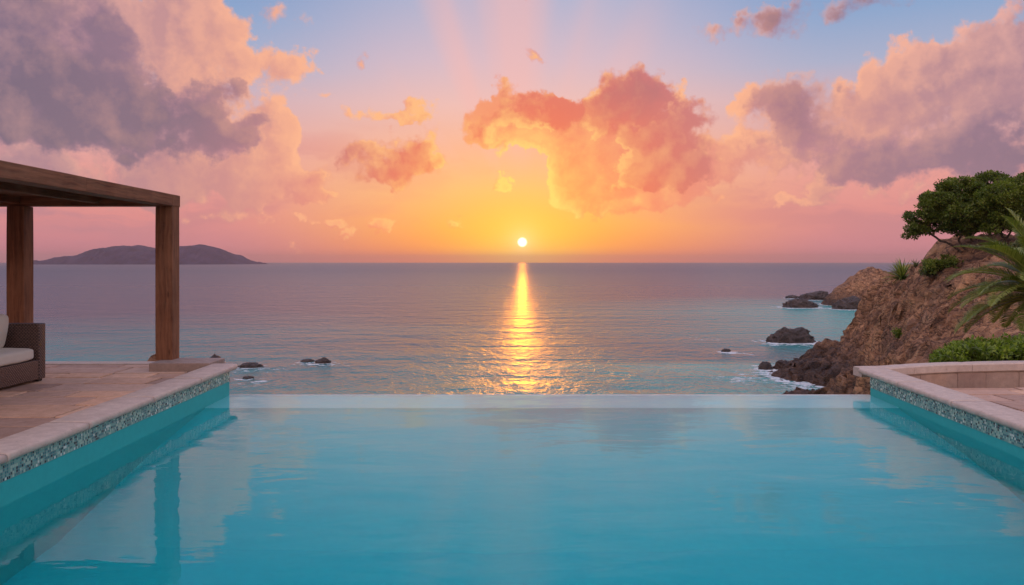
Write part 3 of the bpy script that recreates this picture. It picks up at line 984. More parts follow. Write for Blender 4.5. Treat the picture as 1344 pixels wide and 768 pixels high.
# low kerb at the end of the left coping, carrying the pergola post
def left_kerb():
    bm = bmesh.new()
    box_bm(bm, -5.08, 11.24, DECKZ - 0.02, lx(11.3) - 0.332, 11.86, LZ + 0.022, 0.014, 2)
    o = bm_obj('stone_kerb', bm, M_PLINTH)
    return tag(o, 'low stone kerb block under the foot of the pergola post by the left coping', 'kerb')
left_kerb()

# right patio
def right_in(a, b, ya, yb):
    def lim(y): return rx(y) + 0.41 - 0.045
    r0, r1 = lim(ya), lim(yb)
    if b < max(r0, r1) + 0.1: return None
    if a < max(r0, r1) + 0.1: p0, p3 = (r0, ya), (r1, yb)
    else: p0, p3 = (a, ya), (a, yb)
    return [p0, (b, ya), (b, yb), p3]
paving('patio_paving', right_in, 4.6, 13, -2.0, 11.75, PATZ, 0, 33, (0.5, 0.42, 0.66))
o = link('patio_bed', pydata('patio_bed', [(4.8, -2.2, PATZ - 0.016), (13.2, -2.2, PATZ - 0.016), (13.2, 11.7, PATZ - 0.016), (5.3, 11.7, PATZ - 0.016)], [(0, 1, 2, 3)]), M_GROUT)
tag(o, kind='structure')
o = link('near_paving_bed', pydata('near_paving_bed', [(-3.9, -2.2, DECKZ - 0.016), (4.8, -2.2, DECKZ - 0.016), (4.8, YN, DECKZ - 0.016), (-3.9, YN, DECKZ - 0.016)], [(0, 1, 2, 3)]), M_PLINTH)
tag(o, kind='structure')

# curved low retaining wall behind the right patio: block courses and a rounded cap
def ret_wall():
    root = empty('retaining_wall', (6, 11.6, 0), 'low curved stone block wall with rounded cap behind the right patio', 'wall')
    root.location = (0, 0, 0)
    # inner face line: control px,y -> depth ; cap top RZ
    pts = []
    for px_, Y_ in ((1130, 11.46), (1168, 11.50), (1200, 11.70), (1235, 11.86), (1280, 11.98), (1344, 12.10), (1420, 12.15), (1520, 12.10), (1640, 11.95)):
        pts.append(Vector(((px_ - CX) / F * Y_, Y_)))
    # smooth resample
    P_ = []
    for i in range(len(pts) - 1):
        p0 = pts[max(i - 1, 0)]; p1 = pts[i]; p2 = pts[i + 1]; p3 = pts[min(i + 2, len(pts) - 1)]
        for k in range(10):
            t_ = k / 10
            P_.append(0.5 * ((2 * p1) + (-p0 + p2) * t_ + (2 * p0 - 5 * p1 + 4 * p2 - p3) * t_ ** 2 + (-p0 + 3 * p1 - 3 * p2 + p3) * t_ ** 3))
    N_ = []
    for i in range(len(P_)):
        d = P_[min(i + 1, len(P_) - 1)] - P_[max(i - 1, 0)]
        N_.append(Vector((-d.y, d.x)).normalized())
    S_ = [0]
    for i in range(1, len(P_)): S_.append(S_[-1] + (P_[i] - P_[i - 1]).length)
    def pt(s, off):
        s = min(max(s, 0), S_[-1] - 1e-4)
        i = max(j for j in range(len(S_)) if S_[j] <= s); i = min(i, len(P_) - 2)
        t_ = (s - S_[i]) / (S_[i + 1] - S_[i])
        p = P_[i].lerp(P_[i + 1], t_); n = N_[i].lerp(N_[i + 1], t_).normalized()
        return p + n * off
    def course(bm, z0, z1, o0, o1, joints, rnd_, bev):
        for a, b in zip(joints[:-1], joints[1:]):
            k = max(3, int((b - a) / 0.08))
            ss = np.linspace(a + 0.003, b - 0.003, k)
            dz = rnd_.uniform(-0.002, 0.002); do = rnd_.uniform(-0.003, 0.003)
            prof = [(o0 + do + bev, z0), (o0 + do, z0 + bev), (o0 + do, z1 - bev), (o0 + do + bev, z1), (o1 - bev, z1), (o1, z1 - bev), (o1, z0)]
            rows = []
            for j, s in enumerate(ss):
                e_ = 0.004 if j in (0, k - 1) else 0
                row = []
                for q, (of, zz) in enumerate(prof):
                    n_ = perlin(np.array([s * 7, of * 9, zz * 9])) * 0.004
                    p = pt(s, of + (e_ + n_ if q < 4 else 0))
                    row.append(bm.verts.new((p.x, p.y, zz + dz - (e_ if 2 <= q <= 5 else 0) + n_ * 0.5)))
                rows.append(row)
            for r0, r1 in zip(rows[:-1], rows[1:]):
                for j in range(len(prof) - 1):
                    bm.faces.new((r0[j], r1[j], r1[j + 1], r0[j + 1]))
            bm.faces.new(rows[0]); bm.faces.new(rows[-1][::-1])
    rnd_ = random.Random(9)
    js = [0.42, 0.62, 1.05, 1.72, 2.2, 2.75, 3.4, 3.9, 4.5, 5.1, 5.7]
    js = [j for j in js if j < S_[-1]]
    bm = bmesh.new()
    course(bm, -0.10, RZ - 0.135, 0.0, 0.2, js, rnd_, 0.010)
    bmesh.ops.recalc_face_normals(bm, faces=bm.faces)
    lay = bm.faces.layers.float.new('tint')
    for f in bm.faces: f[lay] = 0.5 + 0.3 * perlin(np.array([f.calc_center_median().x * 2.0, 0.3, 0.8]))
    bm_obj('block_course', bm, M_WALLSTONE, root)
    bm = bmesh.new()
    jc = [0.0, 0.9, 1.95, 3.1, 4.2, 5.3, 6.3]
    jc = [j for j in jc if j < S_[-1]]
    course(bm, RZ - 0.132, RZ - 0.001, -0.025, 0.235, jc, rnd_, 0.018)
    bmesh.ops.recalc_face_normals(bm, faces=bm.faces)
    bm_obj('cap', bm, M_COPING, root)
ret_wall()
# ------------------------------------------------------------------ pergola and sofa
def timber(name, p0, p1, w, h, parent, seed=0, up=Vector((0, 0, 1)), bev=0.008):
    """a beam from p0 to p1 of section w (across) by h (up); stores metres in the 'grain' attribute with grain along z"""
    p0, p1 = Vector(p0), Vector(p1)
    d = (p1 - p0); L_ = d.length; d.normalize()
    a = up.cross(d)
    if a.length < 0.01: a = Vector((1, 0, 0))
    a.normalize(); b = d.cross(a).normalized()
    bm = bmesh.new()
    nseg = max(2, int(L_ / 0.35))
    c = bev
    sec = [(-w / 2 + c, -h / 2), (w / 2 - c, -h / 2), (w / 2, -h / 2 + c), (w / 2, h / 2 - c), (w / 2 - c, h / 2), (-w / 2 + c, h / 2), (-w / 2, h / 2 - c), (-w / 2, -h / 2 + c)]
    rows = []
    loc = {}
    rn = random.Random(seed)
    off = (rn.uniform(0, 9), rn.uniform(0, 9), rn.uniform(0, 9))
    for k in range(nseg + 1):
        t_ = L_ * k / nseg
        row = []
        for (x, y) in sec:
            n_ = perlin(np.array([x * 7 + off[0], y * 7 + off[1], t_ * 1.8])) * 0.0015
            s_ = 1 - (0.003 / max(w, h) if k in (0, nseg) else 0)
            v = bm.verts.new(p0 + d * t_ + a * (x * s_ + n_) + b * (y * s_ + n_))
            loc[v] = (x + off[0], y + off[1], t_ + off[2])
            row.append(v)
        rows.append(row)
    for r0, r1 in zip(rows[:-1], rows[1:]):
        for j in range(8):
            bm.faces.new((r0[j], r0[(j + 1) % 8], r1[(j + 1) % 8], r1[j]))
    bm.faces.new(rows[0][::-1]); bm.faces.new(rows[-1])
    bm.verts.index_update()
    vals = [loc[v] for v in bm.verts]
    me = bpy.data.meshes.new(name)
    bmesh.ops.recalc_face_normals(bm, faces=bm.faces)
    bm.to_mesh(me); bm.free()
    at_ = me.attributes.new('grain', 'FLOAT_VECTOR', 'POINT')
    at_.data.foreach_set('vector', np.array(vals, dtype=np.float32).reshape(-1))
    return link(name, me, M_WOOD, parent)

def pergola():
    root = empty('timber_pergola', (0, 0, 0), 'weathered brown timber pergola with square posts over the left terrace sofa', 'pergola')
    Z0, ZB, ZT = LZ + 0.022, 2.642, 2.812
    yb = 11.60
    X1, X2, X3 = -5.025, -7.175, -9.35
    timber('post', (X1, yb + .125, Z0), (X1, yb + .125, ZB), 0.25, 0.25, root, 1, up=Vector((0, 1, 0)))
    for xx, yy, sd in ((X2, yb + .125, 2), (X1, 4.4, 4), (X3, yb + .125, 3), (X3, 4.4, 6)):
        timber('post', (xx, yy, DECKZ), (xx, yy, ZB), 0.25, 0.25, root, sd, up=Vector((0, 1, 0)))
    zc = (ZB + ZT) / 2; hh = ZT - ZB
    # side beam in two lengths with a butt joint, end block over the corner post
    xs = X1 + 0.02
    timber('side_beam', (xs, 9.252, zc), (xs, 11.60, zc), 0.22, hh, root, 11)
    timber('side_beam', (xs, 3.9, zc + .001), (xs, 9.248, zc + .001), 0.222, hh, root, 12)
    timber('side_beam', (X3, 3.9, zc), (X3, 11.60, zc), 0.22, hh, root, 13)
    timber('end_block', (xs, 11.604, zc), (xs, 11.852, zc), 0.224, hh + 0.002, root, 19)
    timber('cross_beam', (X3 - 0.12, 11.73, zc + .003), (xs - 0.114, 11.73, zc + .003), 0.22, hh - .004, root, 14)
    timber('cross_beam', (X3 + 0.112, 4.4, zc + .003), (xs - 0.114, 4.4, zc + .003), 0.22, hh - .004, root, 15)
    for i, xr in enumerate((-6.0, -7.15, -8.25)):
        timber('rafter', (xr, 4.52, zc + 0.012), (xr, 11.615, zc + 0.012), 0.09, hh - 0.05, root, 20 + i)
    bm = bmesh.new()
    me_v = []
    o = MB()
    # thin ceiling boards above the rafters
    x = X3 + 0.115; k = 0
    bm = bmesh.new()
    while x < xs - 0.13:
        box_bm(bm, x + .003, 4.515, ZT - 0.026, min(x + 0.14, xs - 0.115) - .003, 11.615, ZT - 0.006, 0.002)
        x += 0.14; k += 1
    me = bpy.data.meshes.new('roof_boards'); bm.to_mesh(me); bm.free()
    at_ = me.attributes.new('grain', 'FLOAT_VECTOR', 'POINT')
    at_.data.foreach_set('vector', np.array([(v.co.x * 3.1, v.co.z, v.co.y) for v in me.vertices], dtype=np.float32).reshape(-1))
    link('roof_boards', me, M_WOOD, root)
    # iron bolts on the side beam near the corner
pergola()

def wick_box(name, parent, x0, y0, z0, x1, y1, z1, r=0.02):
    bm = bmesh.new()
    box_bm(bm, x0, y0, z0, x1, y1, z1, r, 3)
    bmesh.ops.recalc_face_normals(bm, faces=bm.faces)
    me = bpy.data.meshes.new(name); bm.to_mesh(me); bm.free()
    vals = []
    for p in me.polygons:
        n = p.normal
        for li in p.loop_indices:
            c = me.vertices[me.loops[li].vertex_index].co
            if abs(n.z) > 0.8: vals.append((c.x, c.y, 0))
            elif abs(n.x) > abs(n.y): vals.append((c.y, c.z, 0))
            else: vals.append((c.x, c.z, 0))
    vec_attr(me, 'grain', vals)
    shade(me)
    o = link(name, me, M_WICKER, parent)
    return o

def cushion(name, parent, c, size, soft=0.35, tilt=0.0, seed=0, puff=0.03):
    sx, sy, sz = size
    bm = bmesh.new()
    bmesh.ops.create_cube(bm, size=1.0)
    bmesh.ops.subdivide_edges(bm, edges=bm.edges, cuts=11, use_grid_fill=True)
    for v in bm.verts:
        p = v.co * 2
        # rounded box
        q = Vector((p.x, p.y, p.z))
        e = 6.0
        l_ = (abs(q.x) ** e + abs(q.y) ** e + abs(q.z) ** e) ** (1 / e)
        q = q / max(l_, 1e-6)
        m_ = max(abs(p.x), abs(p.y), abs(p.z)); q *= m_
        w = Vector((q.x * sx / 2, q.y * sy / 2, q.z * sz / 2))
        cen = (1 - q.x * q.x) * (1 - q.y * q.y)
        w.z += math.copysign(puff, q.z) * max(cen, 0) * (abs(q.z))
        w.z += 0.006 * float(perlin(np.array([w.x * 5 + seed, w.y * 5, w.z * 5])))
        v.co = w
    bmesh.ops.recalc_face_normals(bm, faces=bm.faces)
    me = bpy.data.meshes.new(name); bm.to_mesh(me); bm.free(); shade(me)
    o = link(name, me, M_FABRIC, parent)
    o.location = c
    o.rotation_euler = (0, tilt, 0)
    return o

def sofa():
    root = empty('wicker_sofa', (0, 0, 0), 'brown wicker outdoor sofa with pale cushions on the left terrace', 'sofa')
    root.location = (-6.06, 9.4, DECKZ)
    ox, oy, oz = 6.06, -9.4, -DECKZ     # parts in world numbers, shifted
    def W(n, x0, y0, z0, x1, y1, z1, r=0.018):
        return wick_box(n, root, x0 + ox, y0 + oy, z0 + oz, x1 + ox, y1 + oy, z1 + oz, r)
    z = DECKZ
    W('base', -6.90, 8.30, z + 0.03, -6.062, 10.298, z + 0.285)
    W('armrest', -6.90, 10.30, z + 0.03, -6.06, 10.45, z + 0.745)
    W('armrest', -6.90, 8.15, z + 0.03, -6.06, 8.298, z + 0.745)
    W('backrest', -7.04, 8.15, z + 0.03, -6.902, 10.45, z + 0.78)
    W('back_panel', -6.90, 8.30, z + 0.287, -6.78, 10.298, z + 0.77)
    for y0, y1, sd in ((9.31, 10.29, 1), (8.31, 9.29, 2)):
        cushion('seat_cushion', root, (-6.43 + ox, (y0 + y1) / 2 + oy, z + 0.365 + oz), (0.76, y1 - y0, 0.16), seed=sd, puff=0.012)
    for x, y in ((-6.13, 10.38), (-6.84, 10.38), (-6.13, 8.22), (-6.84, 8.22)):
        bm = bmesh.new(); box_bm(bm, x - .04 + ox, y - .04 + oy, 0.0, x + .04 + ox, y + .04 + oy, 0.031, 0.004)
        bm_obj('foot', bm, M_DARKFOOT, root)
    return root
SOFA = sofa()
# loose back cushions lean on the backrest: things of their own
def back_cushion(y, lab, seed):
    o = cushion('cushion', None, (-6.49, y, DECKZ + 0.665), (0.46, 0.60, 0.20), seed=seed, puff=0.035, tilt=R(-80))
    tag(o, lab, 'cushion')
    return o
back_cushion(9.92, 'cream cushion leaning on the sofa back beside the far wicker armrest', 3)
# ------------------------------------------------------------------ land: one terrain from control heights
CTRL = []   # (X, Y, Z)
def cp(px, py, Y, dz=0.0):
    p = at(px, py, Y); CTRL.append((p[0], p[1], p[2] + dz))
def cw(*p): CTRL.append(p)
# crest with the trees
cp(1216, 332, 74); cp(1238, 324, 71); cp(1262, 319, 69); cp(1290, 317, 68); cp(1325, 316, 66); cp(1380, 305, 64); cp(1460, 290, 62)
# down the left shoulder
cp(1198, 352, 82); cp(1180, 362, 90); cp(1164, 366, 98); cp(1148, 371, 104); cp(1137, 379, 106); cp(1131, 386, 105.5); cp(1129, 398, 105)
# steep face of the block, seen from the camera
cp(1126, 418, 104); cp(1121, 438, 103, -0.8); cp(1150, 430, 90); cp(1150, 400, 97); cp(1175, 390, 86); cp(1200, 380, 78); cp(1180, 430, 76); cp(1150, 462, 76)
cp(1126, 447, 98, -0.6); cp(1140, 445, 92, -1.2); cw(42.6, 109, -12.8)
# low spit in front of the block
cp(1112, 436, 106); cp(1083, 450, 106); cp(1056, 466, 104); cp(1038, 480, 102); cp(1024, 488, 100.5)
cp(1046, 488, 98); cp(1077, 499, 92); cp(1105, 478, 92); cp(1118, 455, 96)
# near slope
cp(1114, 492, 78); cp(1094, 503, 76); cp(1068, 514, 80); cp(1084, 525, 72)
cp(1135, 486, 66); cp(1170, 462, 62); cp(1200, 428, 62); cp(1235, 385, 62); cp(1280, 350, 60); cp(1320, 335, 58); cp(1400, 320, 56)
cp(1130, 512, 55); cp(1170, 485, 48); cp(1215, 455, 44); cp(1260, 420, 44); cp(1310, 385, 42); cp(1380, 360, 40)
cp(1140, 530, 38); cp(1190, 500, 32); cp(1235, 480, 28); cp(1290, 455, 28); cp(1344, 430, 28); cp(1420, 410, 28)
cp(1160, 560, 24); cp(1215, 500, 19); cp(1260, 484, 18); cp(1344, 476, 18); cp(1440, 462, 18)
cw(5.5, 12.5, -0.7); cw(7.0, 13.0, -0.30); cw(9.5, 13.5, -0.22); cw(13, 13, -0.1); cw(13, 5, -0.5); cw(13, -10, -0.5); cw(20, 0, 1.0); cw(20, 15, 1.2)
# plateau behind the crest and right of the picture
cw(60, 60, 3.2); cw(60, 40, 3.8); cw(52, 72, 2.6); cw(45, 78, 1.8); cw(50, 20, 4); cw(80, 70, 4); cw(85, 95, -2); cw(60, 85, 1.5); cw(52, 95, -1.5); cw(56, 115, -9); cw(75, 120, -12); cw(90, 120, -14); cw(48, 112, -7)
cw(45, 0, 3); cw(80, 0, 5); cw(80, 30, 6); cw(100, 60, 4); cw(100, 100, -8)
# sea bed
cw(32, 104, -13.2); cw(30, 96, -13.2); cw(34, 88, -13.6); cw(36, 110, -14); cw(42, 113, -14); cw(44, 120, -15.5); cw(31, 80, -13.5); cw(28, 70, -13.4); cw(24, 60, -13.2)
cw(20, 48, -13.2); cw(24, 104, -15); cw(20, 90, -15.5); cw(15, 70, -15.5); cw(10, 50, -15); cw(5, 40, -15); cw(0, 60, -17); cw(30, 130, -18); cw(60, 130, -17); cw(90, 135, -17)
# under and in front of the terraces
for x in (-40, -28, -18, -10, -4, 1, 4.5):
    cw(x, 11.9, -1.6); cw(x, 15, -4.0); cw(x, 22, -9.0); cw(x, 30, -13.2); cw(x, 45, -15.5)
cw(7, 24, -6.5); cw(10, 32, -9.5); cw(13, 40, -11.2); cw(10, 36, -12.8)
for x in (-40, -20, 0, 8):
    cw(x, 5, -1.65); cw(x, -10, -1.65); cw(x, -32, -1.65)
cw(-40, 80, -19); cw(-20, 75, -18); cw(120, 0, 5); cw(120, 60, 0); cw(120, 130, -17); cw(45, -30, 2)

_C = np.array(CTRL)
def _phi(r): return np.sqrt(r * r + 1.2 ** 2)
_K = _phi(np.linalg.norm(_C[:, None, :2] - _C[None, :, :2], axis=2))
_n = len(_C)
_A = np.zeros((_n + 3, _n + 3)); _A[:_n, :_n] = _K - np.eye(_n) * 0.08
_A[:_n, _n] = 1; _A[:_n, _n + 1:] = _C[:, :2]; _A[_n:, :_n] = _A[:_n, _n:].T
_W = np.linalg.solve(_A, np.concatenate([_C[:, 2], [0, 0, 0]]))
def base_h(X, Y):
    sh = X.shape
    q = np.stack([X.ravel(), Y.ravel()], 1)
    r = np.empty(len(q))
    for i in range(0, len(q), 20000):
        s_ = q[i:i + 20000]
        k = _phi(np.linalg.norm(s_[:, None] - _C[None, :, :2], axis=2))
        r[i:i + 20000] = k @ _W[:_n] + _W[_n] + s_ @ _W[_n + 1:]
    return r.reshape(sh)

def axis(parts):
    out = [parts[0][0]]
    for a, b, st in parts:
        n = max(1, int(round((b - a) / st)))
        out += list(np.linspace(a, b, n + 1)[1:])
    return np.array(out)

_t = np.random.RandomState(1).uniform(0, 60, (4000, 3)); RB = float(ridged(_t, 5, 0.55).mean())
def displace(X, Y, Z, amp=1.0):
    P3 = np.stack([X, Y, Z], -1)
    # slanting grain of the rock
    S = np.stack([X * 0.5 + Z * 0.35, Y * 0.32, Z * 1.1 - X * 0.35], -1)
    r1 = ridged(S * 0.16, 5, 0.55)
    r2 = ridged(np.stack([X * 0.9 + Z * 0.4, Y * 0.5, Z * 1.2 - X * 0.6], -1) * 0.55 + 3.3, 4, 0.6)
    f1 = fbm(P3 * 0.09, 4)
    f2 = fbm(P3 * 1.6, 3, 0.55)
    return amp * (1.5 * (r1 - RB) + 1.0 * (r2 - RB) + 0.6 * f1 + 0.3 * f2)

def land_amp(X, Y, Z):
    d = np.hypot(X - 7, Y - 11)
    a = np.clip((d - 8) / 28, 0.05, 1.0)
    left = np.clip((X + 2) / 8, 0, 1)
    a = a * (0.25 + 0.75 * left) * (1 - 0.6 * np.clip((Z - 0.5) / 2.5, 0, 1))
    return a
def land_h(X, Y):
    Z = base_h(X, Y)
    a = land_amp(X, Y, Z)
    out = Z + displace(X, Y, Z, a)
    # keep it under the terraces
    inside = (Y < 12.0)
    lim = np.where(X < 4.9, -1.55, -0.25)
    return np.where(inside & (X < 14), np.minimum(out, lim), out)
def ground_at(x, y):
    return float(land_h(np.array([[float(x)]]), np.array([[float(y)]]))[0, 0])

def build_land():
    xs = axis([(-60, -12, 3.0), (-12, 4, 1.0), (4, 75, 0.27), (75, 125, 2.0)])
    ys = axis([(-35, 8, 4.0), (8, 16, 0.4), (16, 40, 0.3), (40, 112, 0.36), (112, 135, 1.2)])
    X, Y = np.meshgrid(xs, ys)
    Z = land_h(X, Y)
    # push sideways too, so that steep faces are rough
    P3 = np.stack([X, Y, Z], -1)
    a = land_amp(X, Y, Z) * np.clip((Y - 12) / 6, 0, 1)
    X2 = X + a * 1.1 * fbm(P3 * 0.6 + 40, 4, .6)
    Y2 = Y + a * 1.1 * fbm(P3 * 0.6 + 80, 4, .6)
    me = grid_mesh('cliff', X2, Y2, Z)
    o = link('cliff', me, M_ROCK)
    tag(o, kind='structure')
build_land()

# ---- far headland
HEAD = dict(px=(1080, 1092, 1100, 1110, 1122, 1132, 1141, 1150, 1160, 1172, 1190, 1215, 1260, 1320),
            py=(392.5, 388, 380, 371, 363, 358, 353.5, 354, 358, 357, 352, 348, 345, 344))
def build_head():
    Yr = 262.0
    hx = (np.array(HEAD['px']) - CX) / F * Yr
    hz = CAMZ - (np.array(HEAD['py']) - HY) / F * Yr
    xs = axis([(86, 165, 0.7), (165, 260, 2.5)]); ys = axis([(222, 300, 0.9)])
    X, Y = np.meshgrid(xs, ys)
    zr = np.interp(X - (Y - Yr) * 0.06, hx, hz, left=SEA - 4)
    e = np.clip((hx[0] - X) / 6, 0, 1)
    zr = zr - e * 8
    half = np.interp(X, [98, 108, 125, 160, 260], [6, 14, 24, 32, 40])
    t_ = np.clip(np.abs(Y - Yr) / half, 0, 1.6)
    zr = np.maximum(zr, SEA - 2.9)
    Z = (SEA - 3) + (zr - (SEA - 3)) * np.clip(1 - t_ ** 1.6, 0, 1) - 3 * np.clip(t_ - 0.9, 0, 1) - 6 * np.clip((hx[0] + 1 - X) / 6, 0, 1)
    P3 = np.stack([X, Y, Z], -1)
    Z = Z + 2.3 * (ridged(P3 * 0.085, 5, 0.55) - 0.35) * np.clip(1.2 - t_ * 0.3, 0.2, 1) + 0.8 * (ridged(P3 * .3, 3) - .4)
    o = link('far_headland', grid_mesh('far_headland', X, Y, Z), M_ROCK)
    tag(o, kind='structure')
    return X, Y, Z
HX, HYY, HZ = build_head()

# ---- island on the horizon
def build_island():
    Yr = 4300.0
    px_ = [36, 46, 60, 78, 100, 118, 135, 148, 160, 172, 185, 196, 206, 222, 240, 252, 262, 272, 286, 300, 312, 325, 338, 344]
    py_ = [354, 347, 341.5, 337, 334, 331.5, 326, 321.5, 320, 321, 320, 321.5, 323, 322.5, 321.5, 320.5, 319, 320, 324, 330, 336, 340, 346, 354]
    hx = (np.array(px_) - CX) / F * Yr
    hz = CAMZ - (np.array(py_) - HY) / F * Yr
    xs = np.linspace(-2640, -1310, 260); ys = np.linspace(-460, 460, 70)
    X, Y = np.meshgrid(xs, ys)
    zr = np.interp(X, hx, hz)
    t_ = np.abs(Y) / 430
    P3 = np.stack([X, Y, 0 * X], -1) * 0.006
    Z = (SEA - 12) + (zr - SEA + 3) * np.clip(1 - t_ ** 1.7, -0.2, 1) + (ridged(P3, 5, 0.55) - 0.5) * 34 * np.clip((zr + 10) / 70, 0, 1) * (0.25 + np.clip(t_ * 1.6, 0, 1))
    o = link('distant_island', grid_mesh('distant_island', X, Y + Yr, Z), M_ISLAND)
    tag(o, kind='structure')
build_island()

# ---- rocks: each a thing of its own
ROCKS = []   # (x, y, rx, ry) for the foam
def ico(sub):
    bm = bmesh.new(); bmesh.ops.create_icosphere(bm, subdivisions=sub, radius=1.0)
    v = np.array([p.co[:] for p in bm.verts]); f = [tuple(q.index for q in fc.verts) for fc in bm.faces]
    bm.free(); return v, f
ICO5 = ico(5); ICO4 = ico(4)
def rock(name, cx, cy, cz, rx, ry, rz, label, seed, mat_, group=None, sub=5, bumps=None, rough=0.42, cat='rock'):
    v, f = (ICO5 if sub == 5 else ICO4)
    d = ridged(v * 1.1 + seed * 3.7, 5, 0.6) - 0.35
    d2 = ridged(v * 3.1 + seed, 4, 0.6) - 0.4
    d3 = ridged(v * np.array([7.0, 7.0, 4.0]) + seed * 1.3, 3, 0.6) - 0.4
    s = 1 + rough * d + rough * 0.45 * d2 + rough * 0.2 * d3
    p = v * s[:, None]
    p[:, 2] = np.sign(p[:, 2]) * np.abs(p[:, 2]) ** 0.8
    if bumps:
        for bx, w_, h_ in bumps:
            p[:, 2] += np.where(p[:, 2] > 0, h_ * np.exp(-((p[:, 0] - bx) / w_) ** 2), 0)
    p = p * np.array([rx, ry, rz])
    me = pydata(name, p, f, True)
    o = link(name, me, mat_)
    o.location = (cx, cy, cz)
    return tag(o, label, cat, group)

def sea_rock(px0, px1, ptop, pbase, label, seed, bumps=None, ry=0.8, group='dark rocks standing in the sea'):
    Y = (CAMZ - SEA) * F / (pbase - HY)
    x0 = (px0 - CX) / F * Y; x1 = (px1 - CX) / F * Y
    h = (pbase - ptop) / F * Y
    rx_ = (x1 - x0) / 2
    cy = Y + rx_ * ry * 0.6
    k = cy / Y
    rock('sea_rock', (x0 + x1) / 2 * k, cy, SEA - 0.15 * h, rx_ * 0.98, rx_ * ry, h * 1.05, label, seed, M_SEAROCK, group, 5 if (px1 - px0) > 25 else 4, bumps)
    ROCKS.append(((x0 + x1) / 2 * k, cy, rx_, rx_ * ry))
sea_rock(1010, 1069, 433, 450, 'long dark craggy rock in the cove, largest of the rocks standing in the sea', 1, [(-0.35, .3, .15), (0.55, .25, .2)], 0.5)
sea_rock(1029, 1071, 394, 404, 'low smooth dark rock in the sea just left of the far headland foot', 2, [(0, .5, .2)], 0.6)
sea_rock(1032, 1049, 387.5, 391.5, 'tiny dark rock farthest left of the three off the far headland tip', 3)
sea_rock(1051, 1092, 384.5, 393.5, 'flat dark reef rock touching the tip of the far headland', 4, [(0.4, .4, .3)])
sea_rock(1094, 1135, 392, 406, 'dark rock shelf at the water foot of the far headland', 12, [(0.3, .4, .2)])
sea_rock(947, 959, 458, 462, 'small flat rock awash alone, left of the long craggy rock', 5)
sea_rock(996, 1013, 475, 485, 'small rounded rock in foam off the tip of the near rocky spit', 6)
sea_rock(1018, 1032, 473, 479, 'small rock between the rounded one and the rocky spit', 7)
sea_rock(414, 434, 471.5, 477, 'small brown rock with white foam beyond the pool edge', 8, [(0.2, .4, .4)])
sea_rock(395, 412, 471.5, 475, 'thin flat rock just awash beside the small brown foaming rock', 9)
sea_rock(313, 344, 477, 482.5, 'low dark rock in the sea right beside the left coping corner', 10)
sea_rock(319, 333, 494, 497, 'faint low rock awash beneath the dark one by the left coping corner', 11)
# boulders just beyond the left terrace
def boulder(px0, px1, ptop, Y, label, seed, mat_=None):
    x0 = (px0 - CX) / F * Y; x1 = (px1 - CX) / F * Y; zt = CAMZ - (ptop - HY) / F * Y
    rock('boulder', (x0 + x1) / 2, Y + 0.3, zt - 0.62, (x1 - x0) / 2, 0.5, 0.62, label, seed, mat_ or M_ROCKDRY, 'boulders behind the left terrace', 4, None, 0.22)
M_ROCKDRY = rock_mat('boulder_rock', wetline=False)
boulder(180, 214, 469.5, 13.4, 'pale reddish boulder top showing just left of the pergola corner post', 21)
boulder(264, 283, 471, 14.0, 'dark brown boulder top near the end of the left coping', 23, M_SEAROCK)
# rubble and blocks lying about the foot of the near spit
rr = random.Random(77)

